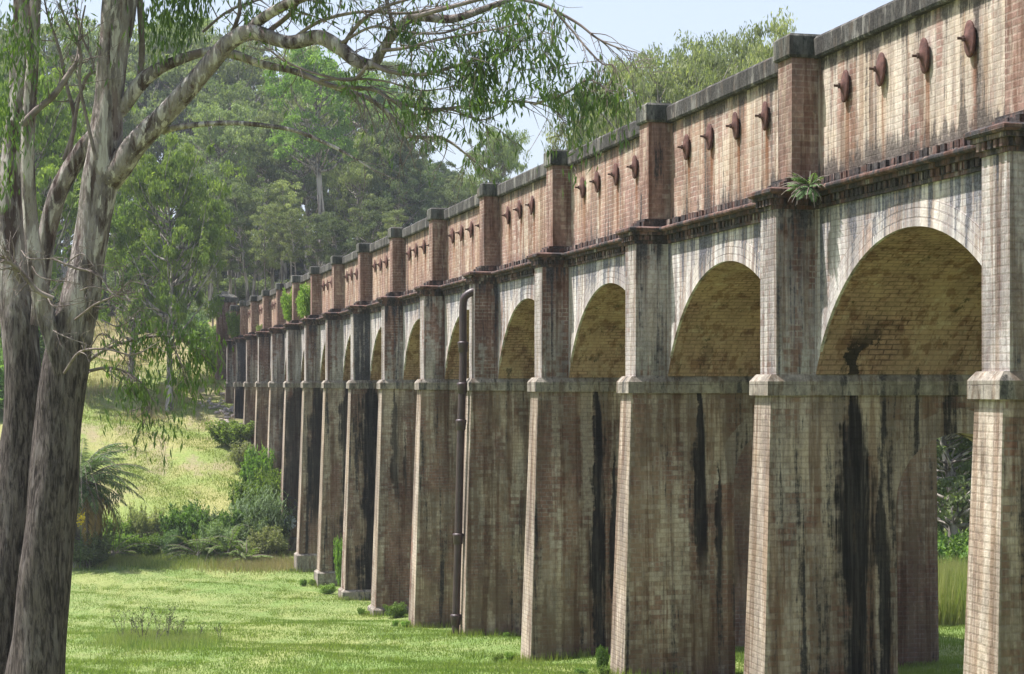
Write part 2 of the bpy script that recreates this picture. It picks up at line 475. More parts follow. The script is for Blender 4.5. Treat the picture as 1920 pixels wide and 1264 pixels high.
M['leaf_gum'] = leaf_mat('gum_leaf', (.075, .125, .040), (.12, .19, .05), (.085, .14, .06), .35, .38, .1)
M['leaf_grey'] = leaf_mat('eucalypt_leaf_grey', (.14, .175, .08), (.28, .31, .15), (.20, .24, .12), .38, .65, spec=.12)
M['leaf_dark'] = leaf_mat('eucalypt_leaf_dark', (.085, .115, .06), (.17, .205, .10), (.13, .17, .08), .35, .65, spec=.12)
M['leaf_bright'] = leaf_mat('bright_leaf', (.11, .19, .045), (.26, .35, .10), (.19, .28, .06), .45, .6, spec=.15)
M['leaf_olive'] = leaf_mat('olive_leaf', (.19, .215, .11), (.33, .345, .19), (.25, .28, .15), .45, .6, spec=.15)
M['leaf_shrub'] = leaf_mat('shrub_leaf', (.11, .18, .05), (.22, .31, .09), (.16, .24, .06), .4, .6, spec=.15)
M['leaf_reed'] = leaf_mat('reed_leaf', (.12, .18, .08), (.22, .29, .14), (.14, .21, .1), .3, .6, spec=.15)
M['leaf_palm'] = leaf_mat('palm_frond', (.075, .125, .04), (.15, .21, .075), (.15, .18, .05), .3, .6, spec=.15)
M['leaf_dry'] = leaf_mat('dry_frond', (.16, .12, .04), (.26, .19, .06), None, .2, .6)
M['grass'] = leaf_mat('lawn_blade', (.165, .22, .068), (.19, .24, .075), (.225, .245, .10), .5, .9, 0, spec=.05)
M['grass_dry'] = leaf_mat('dry_grass_blade', (.30, .26, .14), (.40, .34, .20), (.24, .25, .11), .3, .7, 0)
M['grass_tall'] = leaf_mat('tall_grass_blade', (.16, .23, .06), (.30, .34, .12), (.4, .36, .18), .35, .7, 0)
M['flower'] = simple('yellow_flower', (.75, .55, .02), (.8, .62, .05), 20)


def gum_bark():
    t = NT('gum_bark'); P = t.pos(); X, Y, Z = t.xyz(P)
    a = t.noise(t.vscale(P, (4.4, 4.4, 1.0)), 1, 6, .6, .4)
    b = t.noise(t.vscale(P, (8, 8, 1.6), (4, 4, 4)), 1, 6, .6, .3)
    c = t.noise(t.vscale(P, (20, 20, 3.2), (1, 7, 2)), 1, 7, .72, .6)
    col = t.mix(t.ramp(a, .45, .51), (.16, .132, .124), (.32, .275, .25))
    col = t.mix(t.ramp(b, .535, .565), col, (.46, .415, .38))
    col = t.mix(t.ramp(c, .55, .40, 0, .45), col, (.22, .175, .16))
    col = t.mix(t.ramp(b, .425, .40, 0, .8), col, (.15, .105, .095))
    col = t.mix(t.ramp(t.math('ADD', t.math('MULTIPLY', a, .5), t.math('MULTIPLY', b, .5)), .44, .42, 0, .9), col, (.075, .05, .045))
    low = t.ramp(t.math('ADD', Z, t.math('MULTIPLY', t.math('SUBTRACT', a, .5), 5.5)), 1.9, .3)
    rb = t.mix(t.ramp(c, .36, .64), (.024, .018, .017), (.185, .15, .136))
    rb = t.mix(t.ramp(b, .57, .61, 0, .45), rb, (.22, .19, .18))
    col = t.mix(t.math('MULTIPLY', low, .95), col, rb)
    h = t.math('ADD', t.math('MULTIPLY', c, t.ramp(low, 0, 1, .35, 1.6)), t.math('MULTIPLY', t.ramp(b, .38, .56), .5))
    return t.done(t.bsdf(col, .85, h, 1.0, .06, .15))


M['bark_gum'] = gum_bark()


def far_bark():
    t = NT('eucalypt_bark'); P = t.pos()
    b = t.noise(t.vscale(P, (4, 4, .5)), 1, 4, .6)
    return t.done(t.bsdf(t.mix(t.ramp(b, .4, .6), (.10, .085, .075), (.40, .36, .32)), .9, b, .5, .05, .2))


M['bark'] = far_bark()
M['twig'] = simple('dead_twig', (.20, .15, .13), (.33, .27, .24), 8, .85)
M['branch'] = simple('branch_bark', (.10, .072, .06), (.25, .205, .18), 3.5, .85, bstr=.5)
M['rubble'] = simple('pale_rubble', (.30, .25, .22), (.42, .36, .32), 5, .9)


def ground_mat():
    t = NT('grass_ground'); P = t.pos(); X, Y, Z = t.xyz(P)
    n1 = t.noise(P, .16, 5, .6, .4); n2 = t.noise(P, 1.1, 5, .65); n3 = t.noise(P, 9, 4, .7); n4 = t.noise(t.vscale(P, (.35, .12, .1), (8, 3, 0)), 1, 4, .6, .6)
    lawn = t.mix(t.ramp(n2, .35, .65), (.155, .21, .066), (.205, .24, .09))
    lawn = t.mix(t.ramp(n4, .48, .62, 0, .5), lawn, (.25, .26, .095))
    lawn = t.mix(t.ramp(n1, .50, .62, 0, .4), lawn, (.10, .19, .04))
    lawn = t.mix(t.ramp(t.noise(P, 2.3, 5, .7), .64, .70, 0, .35), lawn, (.24, .20, .12))
    field = t.mix(t.ramp(n1, .40, .56), (.26, .25, .10), (.19, .235, .07))
    field = t.mix(t.ramp(t.noise(t.vscale(P, (.4, .16, .3), (5, 5, 0)), 1, 6, .65), .50, .60, 0, .6), field, (.26, .205, .14))
    hill = t.mix(t.ramp(n2, .35, .65), (.30, .24, .13), (.15, .15, .06))
    col = t.mix(t.ramp(Y, 84, 90), lawn, field)
    col = t.mix(t.ramp(t.math('ADD', Y, t.math('MULTIPLY', n1, 12)), 138, 146), col, hill)
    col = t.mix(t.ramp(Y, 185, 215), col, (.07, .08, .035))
    hv = t.n('ShaderNodeHueSaturation'); t.l(col, hv.inputs['Color']); t.l(t.ramp(n3, .25, .75, .7, 1.3), hv.inputs['Value'])
    return t.done(t.bsdf(hv.outputs[0], .95, t.math('ADD', n3, t.math('MULTIPLY', n2, 2)), .7, .05, .1))


M['ground'] = ground_mat()

# ------------------------------------------------------------------ ground sheet
def build_ground():
    xs = np.unique(np.concatenate([np.linspace(-1500, -60, 16), np.linspace(-60, 90, 151), np.linspace(90, 1600, 16)]))
    ys = np.unique(np.concatenate([np.linspace(-400, -20, 8), np.linspace(-20, 210, 231), np.linspace(210, 2400, 30)]))
    XX, YY = np.meshgrid(xs, ys)
    ZZ = ground(XX, YY)
    V = np.stack([XX, YY, ZZ], -1).reshape(-1, 3)
    nx, ny = len(xs), len(ys)
    i = np.arange(ny - 1)[:, None] * nx + np.arange(nx - 1)[None]
    F = np.stack([i, i + 1, i + nx + 1, i + nx], -1).reshape(-1, 4)
    me = np_mesh('ground', V, F, True, [M['ground']])
    tag(link('ground', me), kind='structure')


build_ground()

# ------------------------------------------------------------------ aqueduct
XC = 13.8
aq = empty('brick_aqueduct', (XC, Y0, gz(XC, Y0)), 0, 'long weathered brick aqueduct of tall arches with rust-stained parapet receding into the valley', 'aqueduct')


def mirx(x): return 2 * XC - x


def adopt(o, parent=None):
    """parts are modelled in world coordinates; keep them there under the Empty"""
    o.parent = parent or aq
    if parent is None: o.matrix_parent_inverse = Matrix.Translation(-Vector(aq.location))
    return o


def pier_mesh():
    m = MB()
    ZB = -10.5; ZT = -.18

    def P(x, s, z):
        d = ZT - z
        if abs(x - 10.56) < 1e-6: x = x - .034 * d
        elif abs(x - mirx(10.56)) < 1e-6: x = x
        return (x, s * (.33 + .023 * d), z)
    xa, xb = 12.66, mirx(12.66); zs = -1.92; r = (xb - xa) / 2
    N = 14
    arc = [(XC - r * math.cos(math.pi * k / N), zs + r * math.sin(math.pi * k / N)) for k in range(N + 1)]
    for s in (-1, 1):
        def q(pts):
            pp = [P(x, s, z) for x, z in pts]
            m.poly(pp if s < 0 else pp[::-1])
        x0, x1 = 10.56, mirx(10.56)
        q([(x0, ZB), (xa, ZB), (xa, zs), (x0, zs)])
        q([(xb, ZB), (x1, ZB), (x1, zs), (xb, zs)])
        q([(x0, zs), (xa, zs), (xa, ZT), (x0, ZT)])
        q([(xb, zs), (x1, zs), (x1, ZT), (xb, ZT)])
        for k in range(N):
            a, b = arc[k], arc[k + 1]
            q([a, b, (b[0], ZT), (a[0], ZT)])
    for x, fl in ((10.56, 1), (mirx(10.56), -1)):
        pp = [P(x, 1, ZB), P(x, -1, ZB), P(x, -1, zs), P(x, 1, zs)]; m.poly(pp if fl > 0 else pp[::-1])
        pp = [P(x, 1, zs), P(x, -1, zs), P(x, -1, ZT), P(x, 1, ZT)]; m.poly(pp if fl > 0 else pp[::-1])
    m.poly([P(xa, -1, ZB), P(xa, 1, ZB), P(xa, 1, zs), P(xa, -1, zs)])
    m.poly([P(xb, 1, ZB), P(xb, -1, ZB), P(xb, -1, zs), P(xb, 1, zs)])
    L = 0
    for k in range(N):
        a, b = arc[k], arc[k + 1]; dl = math.hypot(a[0] - b[0], a[1] - b[1])
        pts = [P(a[0], -1, a[1]), P(a[0], 1, a[1]), P(b[0], 1, b[1]), P(b[0], -1, b[1])]
        m.poly(pts, uv=[(pts[0][1], L), (pts[1][1], L), (pts[2][1], L + dl), (pts[3][1], L + dl)])
        L += dl
    m.poly([P(10.56, -1, ZT), P(mirx(10.56), -1, ZT), P(mirx(10.56), 1, ZT), P(10.56, 1, ZT)])
    return m.mesh('pier', [M['pier']])


def impost_mesh():
    m = MB(); o = .075
    x0, x1 = 10.56 - o, mirx(10.56) + o; y = .33 + .052
    m.box(x0, x1, -y, y, -.18, .04)
    m.frus((x0, x1, -y, y, .0401), (x0 + .09, x1 - .09, -y + .06, y - .06, .15))
    return m.mesh('impost', [M['impost']])


def buttress_mesh(side):
    m = MB(); h = .325
    if side < 0: m.box(10.65, 11.55, -h, h, .15, 2.72)
    else: m.box(mirx(11.55), mirx(10.65), -h, h, .15, 2.72)
    return m.mesh('buttress', [M['upier']])


def bricks(m, x0, x1, y0, y1, z0, z1, axis='y', L=.24, gap=.012, jit=.02, drop=.08, mi=0):
    """a course of single bricks with uneven faces"""
    a, b = (y0, y1) if axis == 'y' else (x0, x1)
    n = max(1, int(round((b - a) / L))); st = (b - a) / n
    for k in range(n):
        j = random.uniform(-jit, jit)
        if random.random() < drop: j += jit * 2
        s, e = a + k * st + gap / 2, a + (k + 1) * st - gap / 2
        if axis == 'y': m.box(x0 + j, x1, s, e, z0, z1 + random.uniform(-jit, jit * .3), mi)
        else: m.box(s, e, y0 + j, y1, z0, z1 + random.uniform(-jit, jit * .3), mi)


def cornice_run(m, xw, ya, yb, sgn=1):
    """front cornice along a wall plane xw facing -X: 0 dark corbels, 1 lip"""
    f = (lambda x: x) if sgn > 0 else mirx
    def bx(xa, xb, y0, y1, z0, z1, mi=0):
        a, b = sorted((f(xa), f(xb))); m.box(a, b, y0, y1, z0, z1, mi)
    bx(xw - .05, xw + .25, ya, yb, 2.72, 2.775)
    n = int((yb - ya) / .155)
    for k in range(n):
        s = ya + (yb - ya) * k / n
        bx(xw - .07 + random.uniform(-.014, .014), xw + .25, s + .02, s + .02 + .10, 2.776, 2.885)
    bx(xw - .035, xw + .25, ya, yb, 2.776, 2.885)
    bx(xw - .13, xw + .25, ya, yb, 2.886, 2.955)
    # rounded lip
    prof = [(-.20, 2.956), (-.225, 2.985), (-.225, 3.015), (-.20, 3.04), (.1, 3.075)]
    for (a, b) in zip(prof[:-1], prof[1:]):
        pts = [(f(xw + a[0]), yb, a[1]), (f(xw + a[0]), ya, a[1]), (f(xw + b[0]), ya, b[1]), (f(xw + b[0]), yb, b[1])]
        if sgn < 0: pts = pts[::-1]
        m.poly(pts, mi=1)
    bot = [(f(xw - .2), ya, 2.956), (f(xw - .2), yb, 2.956), (f(xw + .1), yb, 2.956), (f(xw + .1), ya, 2.956)]
    m.poly(bot if sgn < 0 else bot[::-1], mi=1)
    for yy in (ya, yb):
        pts = [(f(xw + a), yy, z) for a, z in prof] + [(f(xw + .1), yy, 2.956)]
        m.poly(pts, mi=1)


def cornice_mesh(sgn):
    m = MB()
    cornice_run(m, 11.30, .46, PITCH - .46, sgn)
    f = (lambda x: x) if sgn > 0 else mirx
    if sgn > 0: bricks(m, 11.23, 11.6, .46, PITCH - .46, 3.06, 3.19, 'y', .125, .01, .018, .12)
    return m.mesh('cornice', [M['cornice'], M['lip']])


def pilaster_cornice_mesh(sgn):
    m = MB(); f = (lambda x: x) if sgn > 0 else mirx
    h = .325
    def bx(o, z0, z1, mi=0):
        a, b = sorted((f(10.65 - o), f(11.6)))
        m.box(a, b, -h - o, h + o, z0, z1, mi)
    bx(.02, 2.721, 2.78); bx(.035, 2.781, 2.885)
    for k in range(5):
        s = -h + .02 + k * .135
        a, b = sorted((f(10.65 - .085), f(10.8))); m.box(a, b, s, s + .075, 2.782, 2.884)
    for yy in (-1, 1):
        for k in range(6):
            a, b = sorted((f(10.68 + k * .13), f(10.68 + k * .13 + .072)))
            y0, y1 = sorted((yy * (h + .07), yy * (h - .1))); m.box(a, b, y0, y1, 2.783, 2.883)
    bx(.10, 2.886, 2.945)
    a, b = sorted((f(10.65 - .15), f(11.6)))
    m.frus((a + .01, b, -h - .13, h + .13, 2.946), (a - .01, b, -h - .15, h + .15, 2.975), 1)
    m.frus((a - .01, b, -h - .15, h + .15, 2.9755), (a - .01, b, -h - .15, h + .15, 3.02), 1)
    m.frus((a - .01, b, -h - .15, h + .15, 3.0205), (a + .05, b, -h - .07, h + .07, 3.055), 1)
    if sgn > 0:
        bricks(m, 10.78, 11.5, -h - .02, h + .02, 3.056, 3.16, 'y', .13, .01, .015, .1)
        m.box(10.83, 11.5, -h + .0, h - .0, 3.10, 3.21)
    return m.mesh('pilaster_cornice', [M['cornice'], M['lip']])


ARCH_HALF = PITCH / 2 - .35; SPR = .15; RISE = 2.03
_Rr = (ARCH_HALF ** 2 + RISE ** 2) / (2 * RISE); _cz = SPR + RISE - _Rr; _a0 = math.asin(ARCH_HALF / _Rr)


def arch_pts(n, dr=0.0, clampz=None):
    out = []
    for k in range(n + 1):
        a = -_a0 + 2 * _a0 * k / n
        out.append((PITCH / 2 + (_Rr + dr) * math.sin(a), _cz + (_Rr + dr) * math.cos(a), (_Rr + dr) * a))
    return out


def arch_mesh():
    m = MB(); N = 40; A = arch_pts(N); ZT = 2.95
    for sgn in (1, -1):
        x = 11.30 if sgn > 0 else mirx(11.30)
        def q(pts):
            pp = [(x, y, z) for y, z in pts]; m.poly(pp if sgn < 0 else pp[::-1])
        q([(0, SPR), (A[0][0], SPR), (A[0][0], ZT), (0, ZT)])
        q([(A[-1][0], SPR), (PITCH, SPR), (PITCH, ZT), (A[-1][0], ZT)])
        for k in range(N):
            q([(A[k][0], A[k][1]), (A[k + 1][0], A[k + 1][1]), (A[k + 1][0], ZT), (A[k][0], ZT)])
    xa, xb = 11.30, mirx(11.30)
    for k in range(N):
        a, b = A[k], A[k + 1]
        m.poly([(xa, a[0], a[1]), (xb, a[0], a[1]), (xb, b[0], b[1]), (xa, b[0], b[1])],
               uv=[(xa, a[2]), (xb, a[2]), (xb, b[2]), (xa, b[2])], mi=1)
    m.poly([(xa, 0, ZT), (xb, 0, ZT), (xb, PITCH, ZT), (xa, PITCH, ZT)])
    return m.mesh('arch', [M['spandrel'], M['soffit']])


def ring_mesh():
    m = MB(); N = 40
    for g, (r0, r1, pr) in enumerate(((-.004, .122, .022), (.128, .252, .016), (.258, .37, .010))):
        A, B = arch_pts(N, r0), arch_pts(N, r1)
        x = 11.30 - pr
        for k in range(N):
            a, b, c, d = A[k], A[k + 1], B[k + 1], B[k]
            if min(p[0] for p in (a, b, c, d)) < .34 or max(p[0] for p in (a, b, c, d)) > PITCH - .34: continue
            m.poly([(x, p[0], p[1]) for p in (a, b, c, d)][::-1], uv=[(d[2] * 0 + A[k][2], .125), (A[k + 1][2], .125), (A[k + 1][2], 0), (A[k][2], 0)][::1])
            m.poly([(x, a[0], a[1]), (x, b[0], b[1]), (11.33, b[0], b[1]), (11.33, a[0], a[1])])
            m.poly([(x, d[0], d[1]), (11.33, d[0], d[1]), (11.33, c[0], c[1]), (x, c[0], c[1])])
    return m.mesh('arch_ring', [M['ring']])


def parapet_mesh(sgn):
    m = MB()
    a, b = sorted(((11.38, 11.84) if sgn > 0 else (mirx(11.38), mirx(11.84))))
    m.box(a, b, .0, PITCH, 3.0, 5.079)
    return m.mesh('parapet', [M['parapet']])


def coping_mesh(sgn):
    m = MB()
    n = 3; L = (PITCH - .62) / n
    for k in range(n):
        y0 = .31 + k * L + .006; y1 = .31 + (k + 1) * L - .006
        dz = random.uniform(-.008, .008); dx = random.uniform(-.006, .006)
        a, b = sorted(((11.27 + dx, 11.95) if sgn > 0 else (mirx(11.27), mirx(11.95))))
        m.frus((a + .02, b - .02, y0, y1, 5.08), (a, b, y0, y1, 5.12))
        m.frus((a, b, y0, y1, 5.1205), (a, b, y0, y1, 5.38 + dz))
        m.frus((a, b, y0, y1, 5.3805 + dz), (a + .05, b - .05, y0, y1, 5.43 + dz))
    return m.mesh('coping', [M['coping']])


def pilaster_mesh(sgn):
    m = MB()
    a, b = sorted(((10.93, 11.9) if sgn > 0 else (mirx(10.93), mirx(11.9))))
    m.box(a, b, -.275, .275, 3.05, 5.10)
    return m.mesh('pilaster', [M['pilaster']])


def cap_mesh(sgn):
    m = MB()
    a, b = sorted(((10.87, 12.0) if sgn > 0 else (mirx(10.87), mirx(12.0))))
    y = .325
    m.frus((a + .02, b - .02, -y + .02, y - .02, 5.101), (a, b, -y, y, 5.14))
    m.frus((a, b, -y, y, 5.1405), (a, b, -y, y, 5.43))
    m.frus((a, b, -y, y, 5.4305), (a + .04, b - .04, -y + .04, y - .04, 5.475))
    return m.mesh('pilaster_cap', [M['cap']])


def plate_mesh():
    bm = bmesh.new()
    prof = [(0, -.09), (.035, -.085), (.07, -.055), (.12, -.032), (.18, -.022), (.215, -.016), (.222, 0.0), (.215, .018)]
    n = 28; rings = []
    for r, x in prof[1:]:
        rings.append([bm.verts.new((x, r * math.cos(2 * math.pi * k / n), r * math.sin(2 * math.pi * k / n))) for k in range(n)])
    c = bm.verts.new((prof[0][1], 0, 0))
    for k in range(n): bm.faces.new((c, rings[0][k], rings[0][(k + 1) % n]))
    for a, b in zip(rings[:-1], rings[1:]):
        for k in range(n): bm.faces.new((a[k], b[k], b[(k + 1) % n], a[(k + 1) % n]))
    bm.faces.new(rings[-1])
    me = bpy.data.meshes.new('tie_plate'); bmesh.ops.recalc_face_normals(bm, faces=bm.faces); bm.to_mesh(me); bm.free()
    me.polygons.foreach_set('use_smooth', [len(p.vertices) == 4 for p in me.polygons]); me.materials.append(M['iron']); return me


def bolt_mesh():
    bm = bmesh.new()
    rot = Matrix.Rotation(math.pi / 2, 4, 'Y')
    bmesh.ops.create_cone(bm, cap_ends=True, segments=6, radius1=.04, radius2=.038, depth=.045, matrix=Matrix.Translation((-.095, 0, 0)) @ rot)
    bmesh.ops.create_cone(bm, cap_ends=True, segments=10, radius1=.018, radius2=.018, depth=.11, matrix=Matrix.Translation((-.14, 0, 0)) @ rot)
    me = bpy.data.meshes.new('bolt'); bm.to_mesh(me); bm.free(); me.materials.append(M['bolt']); return me


PM, IM, AM, RM = pier_mesh(), impost_mesh(), arch_mesh(), ring_mesh()
BF, BB = buttress_mesh(-1), buttress_mesh(1)
CF = [cornice_mesh(1) for _ in range(3)]; CB = cornice_mesh(-1)
PCF = [pilaster_cornice_mesh(1) for _ in range(3)]; PCB = pilaster_cornice_mesh(-1)
PF, PB = parapet_mesh(1), parapet_mesh(-1)
KF = [coping_mesh(1) for _ in range(3)]; KB = coping_mesh(-1)
LF, LB = pilaster_mesh(1), pilaster_mesh(-1)
HF, HB = cap_mesh(1), cap_mesh(-1)
TP, BT = plate_mesh(), bolt_mesh()

def part(name, me, y, parent=None):
    o = bpy.data.objects.new(name, me); COL.objects.link(o)
    if parent is None:
        o.location = (0, y, 0); adopt(o)
    else: o.parent = parent
    return o


#       stain_x, w, amp, low, dark, red, upper red, upper dark
ST = {-2: (11.9, .2, .6, -4, .2, .2, .1, .1), -1: (12.2, .25, .8, -7, .3, .3, .0, .2), 0: (11.95, .27, 1.0, -12, .42, .12, .05, .45), 1: (11.97, .15, 1.0, -3.9, .15, .45, .05, .3),
      2: (12.0, .15, 1.0, -12, .2, .18, .55, .0), 3: (12.0, .1, .25, -5, .0, .45, .75, .0), 4: (11.7, .12, .3, -9, .0, .35, .5, .0), 5: (11.0, .10, .8, -4, .0, .1, .5, .3),
      6: (11.35, .48, 1.0, -12, .3, .5, .1, .9), 7: (11.5, .3, .9, -12, .5, .4, .3, .15), 8: (11.2, .45, .95, -6.5, .5, .2, .3, .1), 9: (11.1, .7, .8, -7.2, .6, .0, .1, .1),
      10: (11.3, .3, .6, -9, .3, .0, .1, .1), 11: (11.4, .2, .5, -9, .3, .9, .9, .0), 12: (11.4, .2, .5, -9, .2, .8, .8, .0), 13: (11.5, 1.6, 1.0, -9, 1.0, .3, .3, 1.0), 14: (11.5, .2, .4, -4, .2, .7, .6, .2)}
PLINTH = {5: .32, 6: .42, 7: .62, 8: .85, 9: .6}
FIRST, LAST = -2, 14
for n in range(FIRST, LAST + 1):
    y = Y0 + PITCH * n; s = ST[n]
    p = part('pier', PM, y)
    p['stain_x'], p['stain_w'], p['stain_a'], p['stain_low'], p['dark'], p['red'] = [float(v) for v in s[:6]]
    part('impost_band', IM, 0, p)
    for bme in (BF, BB):
        b = part('buttress', bme, 0, p); b['red'] = float(s[6]); b['dark'] = float(s[7])
    part('pilaster_cornice', PCF[n % 3], 0, p); part('pilaster_cornice', PCB, 0, p)
    if n in PLINTH:
        g = gz(10.2, y); m = MB(); h = PLINTH[n]; zt = g + h
        d = -.18 - zt; fx = 10.56 - .034 * d - .10; fy = .33 + .023 * d + .10
        m.box(fx, mirx(fx), -fy, fy, g - 1.5, zt - .08); m.frus((fx, mirx(fx), -fy, fy, zt - .0795), (fx + .09, mirx(fx) - .09, -fy + .09, fy - .09, zt))
        part('plinth', m.mesh('plinth', [M['impost']]), 0, p)
    l = part('pilaster', LF, y); part('pilaster_cap', HF, 0, l)
    l = part('pilaster', LB, y); part('pilaster_cap', HB, 0, l)
    # bay toward the next pier
    a = part('arch', AM, y); part('arch_ring', RM, 0, a)
    part('cornice', CF[(n + 1) % 3], y); part('cornice', CB, y)
    w = part('parapet', PF, y); part('coping', KF[n % 3], 0, w)
    w = part('parapet', PB, y); part('coping', KB, 0, w)
    for k, fr in enumerate((.262, .445, .635, .81)):
        if n < -1 and k < 3: continue
        if n == 2 and k == 0: continue
        tpl = part('tie_plate', TP, y + fr * PITCH)
        tpl.location = (11.325, y + fr * PITCH + random.uniform(-.05, .05), 4.5 + random.uniform(-.03, .03))
        tpl.scale = (.9, .60, 1.12)
        tpl.rotation_euler = (random.uniform(-.08, .08), random.uniform(-.05, .05), random.uniform(-.07, .07))
        part('bolt', BT, 0, tpl)
m = MB(); m.box(11.84, mirx(11.84), Y0 + FIRST * PITCH, Y0 + 15 * PITCH, 2.96, 3.6)
adopt(m.build('deck', [M['deck']]))
# end pillar and abutment
yE = Y0 + 15 * PITCH
m = MB(); m.box(10.55, 11.9, -.0, 1.1, 2.6, 6.0); m.box(10.45, 12.0, -.1, 1.2, 2.4, 2.6); m.box(10.5, mirx(10.5), .0, 3.5, -4, 2.4)
m.box(10.5, 11.95, -.05, 1.15, 3.05, 3.2)
ep = part('end_pillar', m.mesh('end_pillar', [M['pilaster']]), yE)
m = MB(); m.box(10.42, 12.03, -.13, 1.23, 6.001, 6.12); m.box(10.34, 12.1, -.2, 1.3, 6.121, 6.38)
m.frus((10.4, 12.05, -.15, 1.25, 6.381), (10.75, 11.7, .2, .9, 6.62)); m.frus((10.85, 11.6, .3, .8, 6.621), (11.0, 11.45, .42, .68, 6.86))
part('pillar_cap', m.mesh('pillar_cap', [M['cap']]), 0, ep)

# downpipe on pier 3
def downpipe():
    y = Y0 + 3 * PITCH - .02; P = []
    r = .105
    xf = lambda z: (10.65 if z > .15 else 10.56 - .034 * (-.18 - z)) - .16
    pts = [(10.78, y - .12, 2.52, r), (10.62, y - .1, 2.50, r), (10.44, y - .04, 2.36, r), (10.40, y, 2.1, r), (10.40, y, 1.5, r), (10.40, y, .4, r), (10.37, y, -.3, r), (xf(-2) - .02, y, -2, r), (xf(-4), y, -4, r), (xf(-7), y, -7.4, r)]
    T = Tubes(); T.add(catmull(pts, 6), 18)
    me = T.mesh('downpipe', [M['pipe']]); o = link('downpipe', me); adopt(o)
    def sx(z):
        if z > 1.5: return 10.40
        return float(np.interp(z, [-7.4, -4, -2, -.3, .4, 1.5], [xf(-7), xf(-4), xf(-2) - .02, 10.37, 10.40, 10.40]))
    for z in (1.02, -.10, -1.1, -4.2, -6.4):
        T = Tubes(); x = sx(z)
        T.add([(x, y, z - .16, .108), (x, y, z - .14, .125), (x, y, z + .0, .135), (x, y, z + .08, .150), (x, y, z + .12, .150), (x, y, z + .14, .11)], 18)
        c = link('pipe_socket', T.mesh('pipe_socket', [M['pipe']])); c.parent = o
        m = MB(); m.box(x - .02, x + .17, y - .17, y + .17, z - .03, z + .01)
downpipe()

# graffiti on pier 9
def graffiti():
    yy = Y0 + 9 * PITCH
    def stroke(pts, w, mat, name):
        m = MB(); z = [p[1] for p in pts]
        for a, b in zip(pts[:-1], pts[1:]):
            d = Vector((b[0] - a[0], b[1] - a[1])); nn = Vector((-d.y, d.x)).normalized() * w / 2
            def V(x, z): return (x, yy - (.33 + .023 * (-.18 - z)) - .006, z)
            m.poly([V(a[0] - nn.x, a[1] - nn.y), V(b[0] - nn.x, b[1] - nn.y), V(b[0] + nn.x, b[1] + nn.y), V(a[0] + nn.x, a[1] + nn.y)])
        o = link(name, m.mesh(name, [mat])); adopt(o)
    def arc(cx, cz, r, a0, a1, n=14, sx=1): return [(cx + r * sx * math.cos(R(a0 + (a1 - a0) * k / n)), cz + r * math.sin(R(a0 + (a1 - a0) * k / n))) for k in range(n + 1)]
    stroke(arc(10.72, -5.95, .26, 50, 310), .07, M['paint_dark'], 'graffiti')
    stroke([(10.98, -5.98), (11.22, -5.92)] + arc(11.1, -5.98, .15, 20, 320), .06, M['paint_dark'], 'graffiti')
    stroke(arc(10.72, -6.95, .22, 0, 340), .28, M['paint_pale'], 'graffiti')
    stroke([(10.95, -7.1), (11.15, -6.8), (11.2, -7.2), (11.32, -6.95)], .06, M['paint_dark'], 'graffiti')
graffiti()

# ------------------------------------------------------------------ foliage tools
def leaf_quads(C, L, W, hang=.6, spread=1.0, D=None):
    """diamond leaves: C (n,3) centres; returns V,F"""
    n = len(C)
    if D is None:
        D = rng.normal(size=(n, 3)); D[:, 2] -= hang * 2.2
    D = D / (np.linalg.norm(D, axis=1)[:, None] + 1e-9)
    S = rng.normal(size=(n, 3)); S -= D * np.sum(S * D, 1)[:, None]; S /= (np.linalg.norm(S, axis=1)[:, None] + 1e-9)
    N = np.cross(D, S)
    l = L * rng.uniform(.6, 1.3, n)[:, None]; w = W * rng.uniform(.7, 1.3, n)[:, None]
    a = C; b = C + D * l * .45 + S * w * .5 + N * l * .05; c = C + D * l + N * l * .0; d = C + D * l * .45 - S * w * .5 + N * l * .05
    V = np.stack([a, b, c, d], 1).reshape(-1, 3)
    F = np.arange(4 * n).reshape(n, 4)
    return V, F


def crown_mesh(name, C, L, W, mat, hang=.6, D=None, cid=None):
    V, F = leaf_quads(C, L, W, hang, D=D)
    r = rng.random(len(F))
    if cid is not None: r = .35 * r + .65 * rng.random(int(cid.max()) + 1)[cid]
    return np_mesh(name, V, F, False, [mat], rnd=r)


